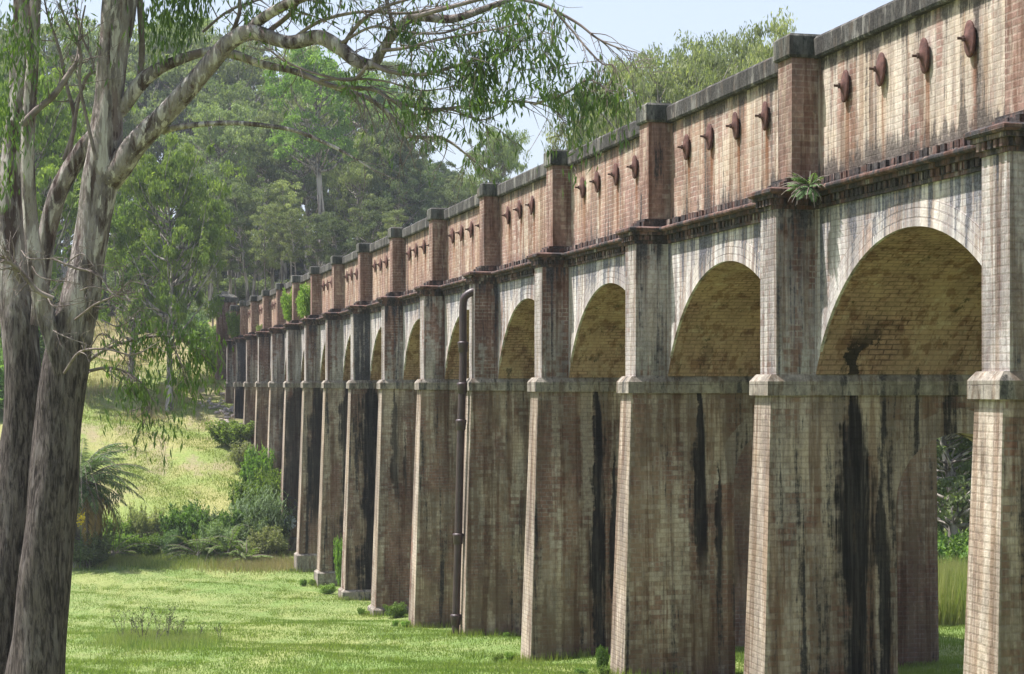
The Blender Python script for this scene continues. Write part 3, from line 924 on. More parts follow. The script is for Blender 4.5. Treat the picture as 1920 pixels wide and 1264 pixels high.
def make_tree(name, H, mat, crown_r, base_frac, nclump, leaves, L, W, lean=.05, stems=1, seed=0, clump_r=.9, hang=.6, bark='bark', tr=.02):
    """returns (trunk mesh, crown mesh); local origin at base"""
    rs = np.random.default_rng(seed)
    T = Tubes(); C = []
    for st in range(stems):
        az0 = rs.uniform(0, 6.28)
        off = np.array([math.cos(az0), math.sin(az0)]) * (.25 * (stems > 1))
        ln = rs.normal(size=2) * lean * H + off * (H * .12 if stems > 1 else 0)
        n = 9; tt = np.linspace(0, 1, n)
        wob = np.cumsum(rs.normal(size=(n, 2)) * .012 * H, 0)
        P = np.zeros((n, 4)); P[:, :2] = off + ln * tt[:, None] ** 1.3 + wob * tt[:, None]; P[:, 2] = tt * H * .88 - .4
        r0 = tr * H / math.sqrt(stems)
        P[:, 3] = r0 * (1 - tt * .9) * (1 + .5 * np.exp(-tt * 25))
        PP = catmull(P, 4); T.add(PP, 9, .05, seed)
        nb = int(nclump / stems)
        for k in range(nb):
            f = base_frac + (1 - base_frac) * rs.beta(1.3, 1.1)
            i = min(len(PP) - 1, int(f * .97 * (len(PP) - 1)))
            p0 = PP[i, :3]; az = rs.uniform(0, 6.283)
            ff = (f - base_frac) / (1 - base_frac)
            reach = crown_r * (math.sin(math.pi * min(1, ff * .80 + .16)) ** .7) * rs.uniform(.3, 1.05)
            rise = reach * rs.uniform(.25, .9) + H * .03
            p1 = p0 + np.array([math.cos(az) * reach, math.sin(az) * reach, rise])
            mid = (p0 + p1) / 2 + np.array([0, 0, -.12 * reach]) + rs.normal(size=3) * .1 * reach
            br = np.vstack([np.append(p0, PP[i, 3] * .55), np.append(mid, PP[i, 3] * .3 + .01), np.append(p1, .015)])
            T.add(catmull(br, 3), 5)
            cr = clump_r * rs.uniform(.65, 1.35)
            ncl = rs.integers(2, 5)
            for q in range(ncl):
                cc = p1 + rs.normal(size=3) * np.array([1, 1, .6]) * cr * .9
                m_ = int(leaves / ncl * rs.uniform(.6, 1.4))
                g = rs.normal(size=(m_, 3)); g /= np.linalg.norm(g, axis=1)[:, None]; g *= (rs.random((m_, 1)) ** .45)
                g *= np.array([1, 1, .62]) * cr * rs.uniform(.55, .95)
                C.append(cc + g)
    cid = np.repeat(np.arange(len(C)), [len(c) for c in C])
    C = np.vstack(C)
    return T.mesh(name + '_trunk', [M[bark]]), crown_mesh(name + '_crown', C, L, W, M[mat], hang, cid=cid)


def tree_thing(kind, meshes, loc, sc, rz, label, cat='tree', group=None, sz=None):
    e = empty(kind, loc, rz, label, cat, group)
    e.scale = (sc, sc, sz or sc)
    link('trunk', meshes[0], e); link('crown', meshes[1], e)
    return e


TV = {
    'grey_a': (20, make_tree('gum_a', 20, 'leaf_grey', 4.4, .38, 85, 210, .32, .11, seed=1, clump_r=.75, hang=1.0)),
    'grey_b': (20, make_tree('gum_b', 20, 'leaf_grey', 3.7, .30, 85, 210, .32, .11, seed=2, stems=2, clump_r=.75, hang=1.0)),
    'grey_c': (20, make_tree('gum_i', 20, 'leaf_grey', 3.0, .46, 60, 230, .32, .11, seed=14, clump_r=.8, hang=1.0, tr=.014)),
    'dark_a': (20, make_tree('gum_c', 20, 'leaf_dark', 4.3, .26, 95, 230, .34, .12, seed=3, clump_r=.8, hang=1.0)),
    'dark_b': (20, make_tree('gum_d', 20, 'leaf_dark', 3.2, .44, 70, 220, .34, .12, seed=4, clump_r=.75, hang=1.0)),
    'olive': (20, make_tree('gum_e', 20, 'leaf_olive', 5.4, .42, 120, 190, .27, .085, seed=5, clump_r=.8, hang=1.0, lean=.02)),
    'round': (20, make_tree('gum_j', 20, 'leaf_grey', 5.0, .40, 120, 240, .30, .11, seed=15, clump_r=.85, hang=1.0, lean=.01)),
    'bright': (14, make_tree('gum_f', 14, 'leaf_bright', 4.6, .26, 110, 230, .30, .12, seed=6, hang=.9, clump_r=.62)),
    'bright_tall': (20, make_tree('gum_h', 20, 'leaf_bright', 3.6, .55, 70, 220, .30, .11, seed=12, hang=.6, clump_r=.7)),
    'slim': (20, make_tree('gum_g', 20, 'leaf_grey', 1.9, .5, 40, 170, .30, .10, seed=8, tr=.009, clump_r=.6)),
}


def _top(me):
    a = np.empty(len(me.vertices) * 3, np.float32); me.vertices.foreach_get('co', a); return float(np.percentile(a[2::3], 99.7))


TV = {k: (_top(v[1][1]), v[1]) for k, v in TV.items()}


def forest_tree(kind, px, Z, top, label, group, wide=1.0, cat='eucalypt tree'):
    base = on_ground(px, Z)
    H0, ms = TV[kind]
    ztop = (720 - top) / FPX * Z
    h = max(5.0, ztop - base.z)
    s = h / H0
    base.z -= .1
    return tree_thing('eucalyptus_tree', ms, base, s * wide, random.uniform(0, 6.28), label, cat, group, sz=s)


G1 = 'eucalypts of the wood beyond the far bank'
back = [(-60, 235, 40), (0, 230, 60), (60, 240, 30), (120, 225, 55), (180, 235, 60), (240, 225, 70), (300, 240, 40), (345, 225, 60), (395, 230, 75), (450, 225, 100), (500, 235, 75), (545, 222, 105),
        (590, 232, 85), (635, 225, 130), (680, 235, 120), (722, 225, 165), (760, 230, 235), (800, 225, 290), (840, 235, 310), (880, 225, 330), (980, 225, 350), (1030, 230, 360)]
for px, Z, top in back:
    forest_tree(random.choice(['grey_a', 'grey_b', 'grey_c', 'grey_a']), px, Z, top + random.uniform(-8, 8), 'tall grey green eucalypt in the wood beyond the far bank, crown merging with its neighbours', G1)
mid = [(-40, 190, 150), (40, 188, 120), (110, 195, 160), (175, 190, 170), (230, 195, 130), (395, 186, 190), (440, 196, 140), (485, 188, 200), (530, 196, 190), (575, 186, 250),
       (615, 195, 180), (660, 186, 260), (700, 192, 235), (745, 186, 300), (780, 195, 330), (820, 188, 335), (860, 192, 330), (910, 190, 370), (960, 195, 380)]
for px, Z, top in mid:
    forest_tree(random.choice(['grey_b', 'dark_a', 'grey_c', 'dark_b', 'grey_a']), px, Z, top + random.uniform(-12, 12), 'tall grey green eucalypt in the wood beyond the far bank, crown merging with its neighbours', G1)
front = [(-70, 168, 260), (-10, 165, 300), (60, 168, 280), (130, 166, 300), (200, 170, 260), (395, 164, 330), (430, 168, 350), (470, 163, 330), (512, 168, 370), (550, 163, 350), (592, 167, 390), (640, 162, 400),
         (690, 166, 380), (735, 163, 400), (790, 167, 420), (840, 165, 400), (900, 168, 420)]
for px, Z, top in front:
    forest_tree(random.choice(['dark_b', 'grey_c', 'slim', 'dark_b', 'grey_b']), px, Z, top + random.uniform(-15, 15), 'dark slender eucalypt at the near edge of the wood beyond the far bank', 'dark eucalypts along the edge of the wood', 1.0)
for px in (215, 232, 262, 275, 300, 322, 338, 352, 372, 388, 405, 420, 448, 475, 505, 530, 560):
    forest_tree('slim', px + random.uniform(-6, 6), random.uniform(152, 166), random.uniform(380, 470), 'thin straight sapling eucalypt with a bare trunk under the wood edge', 'thin eucalypt saplings under the wood edge', .9, 'sapling')
forest_tree('bright_tall', 600, 178, 95, 'bright green feathery tree rising in the middle of the grey green wood', None, .9, 'tree')
forest_tree('bright_tall', 700, 205, 130, 'bright green tree crown on the skyline beside the gap of sky', None, .9, 'tree')
forest_tree('bright', 318, 118, 262, 'bright green drooping eucalypt standing behind the big forked gum', None, .62, 'tree')
forest_tree('bright', 245, 128, 350, 'bright green bushy tree half hidden behind the forked gum trunk', None, .8, 'tree')
forest_tree('bright', 60, 120, 120, 'green leafy tree seen left of the twin trunks at the picture edge', None, .7, 'tree')
forest_tree('round', 924, 150, 238, 'lone rounded eucalypt against the sky where the aqueduct top meets the wood', None, .5, 'tree')
forest_tree('olive', 1128, 112, 140, 'pale olive eucalypt with thin crown just left of the tall pair behind the parapet', None, .5, 'tree')
forest_tree('olive', 1180, 118, 190, 'low olive eucalypt peeping over the coping below the taller crowns', None, .7, 'tree')
forest_tree('olive', 1262, 104, 78, 'taller olive eucalypt with open branching crown behind the parapet', None, .72, 'tree')
forest_tree('olive', 1335, 108, 44, 'tallest olive eucalypt above the parapet, topping the pair', None, .68, 'tree')
forest_tree('olive', 1402, 106, 58, 'olive eucalypt behind the square cap nearest the camera', None, .66, 'tree')
forest_tree('olive', 1205, 124, 165, 'olive eucalypt with rounded crown filling the gap left of the taller parapet trees', None, .6, 'tree')
forest_tree('olive', 1385, 122, 75, 'olive eucalypt crown between the tallest tree and the square cap', None, .7, 'tree')
for (px, Z, top) in ((1700, 78, 560), (1760, 74, 600), (1830, 76, 560), (1560, 84, 560), (1630, 90, 520), (1880, 80, 540), (1400, 92, 500), (1480, 95, 480), (1800, 66, 640), (1740, 92, 500)):
    forest_tree('dark_a', px, Z, top, 'dark leafy tree in deep shade beyond the aqueduct, seen through the pier opening', 'dark trees behind the aqueduct', 1.5, 'tree')


# ------------------------------------------------------------------ shrubs, palms, weeds
def shrub_mesh(r, h, n, mat, L=.16, W=.07, lobes=9, seed=0, hang=.1):
    rs = np.random.default_rng(seed); C = []
    T = Tubes()
    for k in range(lobes):
        a = rs.uniform(0, 6.28); d = r * rs.uniform(.1, .7)
        c = np.array([math.cos(a) * d, math.sin(a) * d, h * rs.uniform(.3, .85)]); rr = r * rs.uniform(.3, .55)
        m_ = n // lobes
        g = rs.normal(size=(m_, 3)); g /= np.linalg.norm(g, axis=1)[:, None]; g *= (rs.random((m_, 1)) ** .4) * rr
        g[:, 2] *= h / r * .6
        C.append(c + g)
        T.add([(0, 0, -.2, .03), (c[0] * .5, c[1] * .5, c[2] * .5, .02), (*c, .008)], 5)
    for k in range(lobes * 3):
        a = rs.uniform(0, 6.28); d0 = r * rs.uniform(0, .5); d1 = d0 + r * rs.uniform(.1, .6); hh = h * rs.uniform(.7, 1.35)
        q = np.linspace(.25, 1, 70)[:, None]
        p0 = np.array([math.cos(a) * d0, math.sin(a) * d0, 0]); p1 = np.array([math.cos(a) * d1, math.sin(a) * d1, hh])
        line = p0 + (p1 - p0) * q; line[:, 2] -= .12 * h * (q[:, 0] ** 3)
        C.append(np.repeat(line, 2, 0) + rs.normal(size=(140, 3)) * r * .045)
        T.add(np.hstack([line[::14], np.full((5, 1), .01)]), 4)
    C = np.vstack(C); C = C[C[:, 2] > .02]
    return T.mesh('stems', [M['branch']]), crown_mesh('foliage', C, L, W, M[mat], hang)


SH = {k: shrub_mesh(*a) for k, a in {
    'green': (1.0, 1.2, 5000, 'leaf_shrub', .13, .06, 14, 1), 'bright': (1.0, 1.2, 5000, 'leaf_bright', .13, .06, 14, 2),
    'dark': (1.0, 1.0, 5000, 'leaf_dark', .12, .05, 9, 3), 'grey': (1.0, 1.0, 5000, 'leaf_reed', .12, .035, 12, 4), 'olive': (1.0, 1.1, 4500, 'leaf_olive', .12, .045, 11, 5)}.items()}


def shrub(kind, px, Z, r, h, label, group=None, name='shrub', loc=None):
    p = loc or on_ground(px, Z)
    e = empty(name, p, random.uniform(0, 6.28), label, 'shrub', group); e.scale = (r, r, h / 1.1)
    link('stem', SH[kind][0], e); link('foliage', SH[kind][1], e)
    return e


shrub('bright', 438, 108, 1.7, 1.2, 'bright green feathery shrub on the bank below the far piers')
shrub('olive', 462, 103, 1.2, 1.5, 'olive bush at the foot of the fourth pier from the far end')
shrub('bright', 486, 95, 1.15, 2.7, 'tall yellow green bush with upright leafy shoots against the piers')
shrub('bright', 470, 92, 1.2, 2.1, 'dense green bush left of the cane reeds')
shrub('green', 345, 87, 1.15, 2.0, 'rounded leafy green bush in the middle of the creek line')
shrub('dark', 378, 88, 1.3, 1.8, 'dark green low bush behind the fern fronds')
shrub('grey', 322, 86, .7, 1.3, 'soft blue green bush at the lawn edge, left of the middle bush')
shrub('grey', 402, 85.5, 1.0, 1.7, 'soft blue green bush at the lawn edge, right of the middle bush')
shrub('olive', 258, 88, .6, 1.9, 'narrow upright olive bush right of the big palm')
shrub('dark', 168, 82.5, 1.3, 1.5, 'dark undergrowth bush at the foot of the big palm')
shrub('green', 215, 88, 1.1, 1.1, 'low green bush between the palm and the narrow upright bush')
shrub('olive', 290, 89, 1.1, 1.5, 'low straggly bush behind the blue green one')
shrub('dark', 478, 87, 1.3, 1.7, 'dark low bush below the cane reeds')
shrub('olive', 515, 87.5, 1.0, 1.2, 'small olive bush at the base of the graffitied pier')
shrub('bright', 640, 74, .35, 1.6, 'bright green weed shoot growing out between two pier bases')
shrub('green', 425, 87, .6, .8, 'small green bush beside the arching palm sapling')
shrub('green', 742, 59.5, .42, .4, 'leafy weed patch along the pale plinth left of the pipe')
shrub('green', 1130, 35.8, .13, .42, 'small upright weed at the foot of the second nearest shown pier')
shrub('bright', 238, 86, .8, .9, 'fresh green weedy bush just left of the narrow upright bush')
shrub('green', 278, 86, .7, .9, 'fresh green bush just right of the narrow upright bush')
shrub('bright', 372, 86.5, .8, 1.2, 'yellow green weedy bush right of the rounded leafy bush')
shrub('green', 440, 87.5, 1.0, 1.6, 'leafy green bush between the palm sapling and the cane reeds')
shrub('olive', 500, 85.6, .9, 1.3, 'low olive bush under the right side of the cane reeds')
shrub('bright', 505, 92, .9, 2.6, 'yellow green bush rising behind the cane reeds')
for px, Z, r_ in ((-20, 118, 3.0), (20, 122, 2.6), (55, 126, 2.8), (-50, 112, 3.0)):
    shrub('green', px, Z, r_, r_ * 1.2, 'leafy thicket seen between and left of the twin trunks', 'thicket left of the trunks')
shrub('green', 615, 72, .4, .35, 'low weed at the corner of the white plinth')
shrub('dark', 330, 150, 3.2, 2.6, 'grey dark scrub mound on the hill below the wood')
shrub('olive', 270, 152, 2.4, 2.0, 'olive scrub patch on the dry hill left of the dark mound')
shrub('green', 395, 138, 2.0, 2.4, 'green bush on the bank by the aqueduct end pillar')
shrub('bright', 412, 131, 1.3, 1.9, 'bright green bush hard against the last pier')
shrub('grey', 360, 147, 2.2, 1.8, 'pale grey green brush on the hill beside the end pillar')
shrub('dark', 205, 160, 2.6, 2.6, 'dark bush under the trees on the left of the hill')
for px, Z, r_ in ((150, 158, 3.0), (100, 150, 3.2), (300, 172, 3.0), (420, 172, 3.0), (350, 178, 3.4), (240, 175, 3.2), (60, 165, 3.2), (10, 160, 3.5), (480, 175, 3), (540, 178, 3)):
    shrub('dark', px, Z, r_, r_ * .9, 'dark understorey bush among the trunks of the wood', 'understorey bushes in the wood')
for px, Z, r_ in ((440, 205, 6), (480, 208, 6), (520, 205, 6), (560, 208, 6), (600, 205, 6), (640, 208, 6), (680, 205, 6), (720, 208, 6), (400, 207, 6), (360, 205, 6), (300, 207, 6), (240, 205, 6)):
    shrub('dark', px, Z, r_, r_ * 1.15, 'dark understorey bush among the trunks of the wood', 'understorey bushes in the wood')
for px, Z in ((1500, 60), (1580, 56), (1690, 66), (1775, 64), (1805, 69), (1745, 70), (1840, 64), (1650, 60)):
    shrub('green', px, Z, 1.3, 1.9, 'leafy bush beyond the aqueduct at the edge of the tall grass', 'bushes behind the aqueduct')
for k in range(26):
    n = k % 9; xx = random.uniform(9.6, 10.15) if k % 3 else random.uniform(10.3, 12); yy = Y0 + n * PITCH - (.55 if k % 3 else .75) + random.uniform(-.2, .2)
    if k % 3: yy = Y0 + n * PITCH + random.uniform(-.5, .5)
    sc = random.uniform(.08, .17)
    shrub(random.choice(['green', 'bright', 'olive']), 0, 0, sc, sc * random.uniform(.6, 1.5), 'small leafy weed rooted where a pier meets the grass', 'weeds at the pier feet', 'weed_clump', Vector((xx, yy, gz(xx, yy))))
# plants rooted in the brickwork
def on_wall(y, z=3.08, x=11.2): return Vector((x, y, z))
shrub('bright', 0, 0, .55, 1.45, 'leafy shrub growing from the cornice beside a pilaster, the larger of two', 'shrubs rooted on the cornice', 'wall_shrub', on_wall(Y0 + 9 * PITCH + 1.8, 3.05, 11.0))
shrub('bright', 0, 0, .6, 1.3, 'leafy shrub growing from the cornice, the nearer of two together', 'shrubs rooted on the cornice', 'wall_shrub', on_wall(Y0 + 8 * PITCH + 1.6, 3.05, 11.0))
shrub('bright', 0, 0, .7, 1.4, 'leafy shrub growing near the far end pillar of the aqueduct', 'shrubs rooted on the cornice', 'wall_shrub', on_wall(Y0 + 13 * PITCH + 2.5, 3.0, 10.9))
shrub('olive', 0, 0, .35, .4, 'tiny weed tuft on the cornice three bays from the far end', None, 'wall_shrub', on_wall(Y0 + 11 * PITCH + 1.2, 3.05, 11.0))


def frond(rsd, L, arch, az, el, nleaf, ll, lw, T, Vs, Fs, cnt, w0=.012, base=(0, 0, 0)):
    """curved rachis with paired leaflets"""
    n = nleaf; t = np.linspace(0, 1, n)
    el_t = el - arch * t ** 1.2
    dx = np.cos(el_t) * L / n; dz = np.sin(el_t) * L / n
    rr = np.cumsum(dx); zz = np.cumsum(dz)
    P = np.stack([base[0] + rr * math.cos(az), base[1] + rr * math.sin(az), base[2] + zz], 1)
    T.add(np.hstack([P[::3], (w0 * (1 - t[::3] * .8))[:, None]]), 4)
    side = np.array([-math.sin(az), math.cos(az), 0])
    tan = np.gradient(P, axis=0); tan /= np.linalg.norm(tan, axis=1)[:, None]
    s0 = int(n * .12)
    for sg in (-1, 1):
        l = ll * np.sin(np.clip(t * 1.15 + .12, 0, 1) * math.pi) ** .6
        D = side * sg * .8 + tan * .65 + np.array([0, 0, -.35]) + rsd.normal(size=(n, 3)) * .12
        D /= np.linalg.norm(D, axis=1)[:, None]
        N = np.cross(D, tan); N /= np.linalg.norm(N, axis=1)[:, None]
        W = np.cross(N, D)
        a = P; b = P + D * l[:, None] * .5 + W * lw; c = P + D * l[:, None] + np.array([0, 0, -1]) * l[:, None] * .15; d = P + D * l[:, None] * .5 - W * lw
        V = np.stack([a, b, c, d], 1)[s0:].reshape(-1, 3)
        Vs.append(V)


def palm(name, loc, nf, L, label, cat, arch=1.6, ll=.35, lw=.018, trunk=.5, elr=(.1, 1.3), mat='leaf_palm', seed=0, tr=.35, dry=0, azr=None):
    rs = np.random.default_rng(seed)
    e = empty(name, loc, 0, label, cat)
    T = Tubes(); Vs = []; Vd = []
    for k in range(nf):
        az = rs.uniform(0, 6.28) if azr is None else rs.uniform(*azr); f = k / nf
        el = elr[0] + (elr[1] - elr[0]) * f + rs.normal() * .08
        frond(rs, L * rs.uniform(.8, 1.1), arch * rs.uniform(.8, 1.2), az, el, 46, ll, lw, T, Vs if k >= dry else Vd, None, 0, w0=.02, base=(0, 0, trunk))
    V = np.vstack(Vs); F = np.arange(len(V)).reshape(-1, 4)
    link('fronds', np_mesh('fronds', V, F, False, [M[mat]], rnd=rng.random(len(F))), e)
    if Vd:
        V = np.vstack(Vd); F = np.arange(len(V)).reshape(-1, 4)
        link('dead_fronds', np_mesh('dead_fronds', V, F, False, [M['leaf_dry']], rnd=rng.random(len(F))), e)
    link('frond_stems', T.mesh('frond_stems', [M['leaf_shrub'] if False else M['branch']]), e)
    T = Tubes(); T.add([(0, 0, -.5 if tr > .05 else -.05, tr * 1.1), (0, 0, trunk * .5, tr), (0, 0, trunk + .1, tr * .8), (0, 0, trunk + .25, tr * .2)], 12, .06)
    link('trunk', T.mesh('palm_trunk', [M['bark']]), e)
    return e


palm('date_palm', on_ground(150, 83), 130, 4.3, 'large dense palm with arching shiny fronds and brown skirt, left of the creek bushes', 'palm', arch=1.75, ll=.5, lw=.03, trunk=3.9, elr=(-.9, 1.3), seed=3, tr=.45, dry=50)
palm('palm_sapling', on_ground(428, 85.0), 12, 2.9, 'young palm with a few high arching fronds near the cane reeds', 'palm', arch=2.0, ll=.26, lw=.02, trunk=.25, elr=(.7, 1.4), seed=5, tr=.1)
palm('palm_sapling', on_ground(372, 85), 14, 2.5, 'young palm with spreading fronds beside the rounded leafy bush', 'palm', arch=1.5, ll=.26, lw=.02, trunk=.2, elr=(.4, 1.3), seed=6, tr=.1)
palm('palm_sapling', on_ground(462, 84.5), 13, 1.9, 'low bright young palm at the lawn edge under the reeds', 'palm', arch=1.3, ll=.24, lw=.03, trunk=.15, elr=(.3, 1.3), seed=7, tr=.08, mat='leaf_shrub')
palm('palm_sapling', on_ground(212, 85), 14, 2.4, 'young palm sprawling low in front of the large palm', 'palm', arch=1.4, ll=.26, lw=.02, trunk=.3, elr=(.1, 1.2), seed=8, tr=.1)
palm('fern', Vector((11.02, Y0 - .78, 3.02)), 26, .46, 'grey green fern sprouting from the cornice by the nearest full pilaster', 'fern', arch=.9, ll=.10, lw=.0045, trunk=.0, elr=(-.5, 1.0), azr=(2.2, 4.9), seed=9, tr=.02, mat='leaf_reed')

# yellow flower beside the palm
def flower():
    p = on_ground(150, 81); e = empty('yellow_flower', p, 0, 'yellow bloom beside the trunk and in front of the large palm', 'flower')
    T = Tubes(); T.add([(0, 0, 0, .015), (.05, 0, 1.2, .012), (0, 0, 2.3, .01)], 5); link('stem', T.mesh('stem', [M['leaf_shrub']]), e)
    C = rng.normal(size=(60, 3)) * np.array([.12, .12, .16]) + np.array([0, 0, 2.35])
    V, F = leaf_quads(C, .16, .1, 0); link('petals', np_mesh('petals', V, F, False, [M['flower']]), e)
flower()


def reeds(loc, label, n=330, h=3.6, r=1.25):
    e = empty('cane_reeds', loc, 0, label, 'reeds'); T = Tubes(); Vs = []
    rs = np.random.default_rng(4)
    for k in range(n):
        a = rs.uniform(0, 6.28); d = r * math.sqrt(rs.random()); hh = h * rs.uniform(.55, 1.05) * (1 - .35 * d / r)
        x, y = d * math.cos(a), d * math.sin(a); lx, ly = rs.normal(size=2) * .18 + np.array([math.cos(a), math.sin(a)]) * .25
        T.add([(x, y, -.1, .012), (x + lx * .4, y + ly * .4, hh * .6, .01), (x + lx, y + ly, hh, .004)], 4)
        for q in range(9):
            f = rs.uniform(.3, 1); p = np.array([x + lx * f, y + ly * f, hh * f]); az = rs.uniform(0, 6.28); l = rs.uniform(.35, .6)
            dr = np.array([math.cos(az), math.sin(az), 0]); sd = np.array([-math.sin(az), math.cos(az), 0]) * .022
            p1 = p + dr * l * .5 + np.array([0, 0, l * .35]); p2 = p + dr * l + np.array([0, 0, -l * .15])
            Vs += [p - sd * .6, p + sd * .6, p1 + sd, p1 - sd, p1 - sd, p1 + sd, p2 + sd * .1, p2 - sd * .1]
    V = np.array(Vs); F = np.arange(len(V)).reshape(-1, 4)
    link('canes', T.mesh('canes', [M['leaf_shrub']]), e); link('blades', np_mesh('blades', V, F, False, [M['leaf_reed']], rnd=rng.random(len(F))), e)
reeds(on_ground(492, 88.5), 'tall pale green cane reeds leaning over against the dark graffitied pier')


# ------------------------------------------------------------------ grass
def blades(X, Y, h, w, mat, name, label, cat='grass', lean=.35):
    n = len(X); Z = ground(X, Y) - .01
    az = rng.uniform(0, 6.28, n); hh = h * rng.uniform(.5, 1.4, n); ww = w * rng.uniform(.7, 1.3, n)
    la = rng.uniform(0, 6.28, n); ll = hh * lean * rng.random(n)
    a = np.stack([X - np.cos(az) * ww / 2, Y - np.sin(az) * ww / 2, Z], 1); b = np.stack([X + np.cos(az) * ww / 2, Y + np.sin(az) * ww / 2, Z], 1)
    c = np.stack([X + np.cos(la) * ll, Y + np.sin(la) * ll, Z + hh], 1)
    V = np.stack([a, b, c], 1).reshape(-1, 3)
    me = np_mesh(name, V, np.arange(3 * n).reshape(n, 3), False, [M[mat]], rnd=rng.random(n))
    o = link(name, me); tag(o, label, cat, kind='stuff'); return o


def wedge(n, Z0, Z1, px0, px1, powr=1.0):
    u = rng.random(n) ** powr; Z = Z0 + (Z1 - Z0) * u; px = rng.uniform(px0, px1, n)
    r = (px - 960) / FPX * Z
    return SN * Z + CS * r, CS * Z - SN * r


def gpatch(n, Z, sz, px, sp):
    Z = Z + rng.normal(size=n) * sz; px = px + rng.normal(size=n) * sp
    r = (px - 960) / FPX * Z
    return SN * Z + CS * r, CS * Z - SN * r


X, Y = wedge(380000, 29, 88, -60, 1400, 1.35)
k = X < 17; X, Y = X[k], Y[k]
blades(X, Y, .06, .02, 'grass', 'lawn_grass', 'short green mown grass of the valley lawn')
X, Y = wedge(120000, 88, 136, 60, 470, 1.0)
k = X < 10.6; X, Y = X[k], Y[k]
sel = (np.sin(X * 1.3 + Y * .2) + np.sin(Y * .55 + X * .4) + rng.normal(size=len(X)) * .8) > -.4
blades(X[sel], Y[sel], .12, .035, 'grass', 'field_grass', 'green tufts of the rough field on the far bank')
X, Y = wedge(30000, 112, 160, 120, 400, 1.0); k = X < 9; X, Y = X[k], Y[k]
sel = (np.sin(X * 1.1 - Y * .3) + rng.normal(size=len(X)) * .5) > .3
blades(X[sel], Y[sel], .4, .04, 'grass_dry', 'dry_field_grass', 'dry straw coloured tufts on the far bank')
X, Y = gpatch(8000, 83.6, 1.0, 480, 45); k = (X < 11.5); X, Y = X[k], Y[k]
blades(X, Y, .27, .03, 'grass_dry', 'dry_grass', 'long dry grass along the creek edge by the pier bases')
X, Y = gpatch(12000, 85, 1.4, 300, 110)
blades(X, Y, .32, .035, 'grass_tall', 'creek_grass', 'long green grass along the creek edge')
X, Y = wedge(60000, 49, 74, 1480, 1920, 1.0); k = X > 17.6; X, Y = X[k], Y[k]
blades(X, Y, 1.3, .035, 'grass_tall', 'tall_grass', 'tall seeding grass beyond the aqueduct', lean=.3)
X, Y = wedge(60000, 24, 52, 1330, 1920, 1.0); k = X > 10.5; X, Y = X[k], Y[k]
blades(X, Y, .09, .02, 'grass', 'shaded_grass', 'short grass under and behind the aqueduct')
cx, cy = wedge(420, 30, 84, -40, 1150, 1.2)
X = np.repeat(cx, 60) + rng.normal(size=420 * 60) * .16; Y = np.repeat(cy, 60) + rng.normal(size=420 * 60) * .3
k = X < 10.3
blades(X[k], Y[k], .13, .02, 'grass', 'lawn_tufts', 'scattered coarser tufts of grass in the lawn', lean=.8)
# unmown weeds in the lawn and along the pier feet
X, Y = [], []
for c in ((300, 48.5, 95, 1.3, 5200), (350, 48, 60, .9, 2500), (240, 49, 50, 1.0, 1500)):
    px = rng.normal(c[0], c[2] * .5, c[4]); Z = rng.normal(c[1], c[3], c[4]); r = (px - 960) / FPX * Z
    X.append(SN * Z + CS * r); Y.append(CS * Z - SN * r)
blades(np.concatenate(X), np.concatenate(Y), .24, .018, 'grass_tall', 'long_grass_patch', 'unmown strip of longer grass in the lawn')
X, Y = [], []
for n in range(0, 9):
    m_ = 900; t = rng.random(m_)
    X.append(10.1 + rng.normal(size=m_) * .18 + rng.random(m_) * 1.6); Y.append(Y0 + n * PITCH + rng.normal(size=m_) * .35 - .3 + 0 * t)
blades(np.concatenate(X), np.concatenate(Y), .2, .02, 'grass', 'pier_foot_grass', 'longer grass left growing round the pier feet')


def weed(loc, h, seed, label, group):
    rs = np.random.default_rng(seed); e = empty('thistle_weed', loc, rs.uniform(0, 6.28), label, 'weed', group)
    T = Tubes(); C = []
    for k in range(rs.integers(2, 5)):
        l = rs.normal(size=2) * .12; T.add([(0, 0, -.05, .008), (l[0] * .5, l[1] * .5, h * .5, .007), (l[0], l[1], h * rs.uniform(.7, 1), .004)], 4)
        for q in range(26):
            f = rs.uniform(.15, 1); C.append((l[0] * f + rs.normal() * .035, l[1] * f + rs.normal() * .035, h * f))
        for q in range(4):
            f = rs.uniform(.5, .9); a = rs.uniform(0, 6.28); p = np.array([l[0] * f, l[1] * f, h * f]); p2 = p + np.array([math.cos(a) * .1, math.sin(a) * .1, .14])
            T.add([(*p, .004), (*p2, .003)], 4); C += [tuple(p2 + rs.normal(size=3) * .012) for _ in range(4)]
    link('stem', T.mesh('stem', [M['branch']]), e); link('foliage', crown_mesh('foliage', np.array(C), .07, .025, M['leaf_dark'], -.2), e)
for i, (px, Z, h) in enumerate(((230, 48.5, .85), (268, 48.2, .95), (290, 47.8, .5), (296, 49, .7), (312, 48.5, 1.0), (412, 48.3, .45), (246, 49.3, .6), (335, 49, .55), (372, 48.7, .4))):
    weed(on_ground(px, Z), h, i, 'spindly dark weed standing in the unmown strip of the lawn', 'spindly weeds in the lawn')

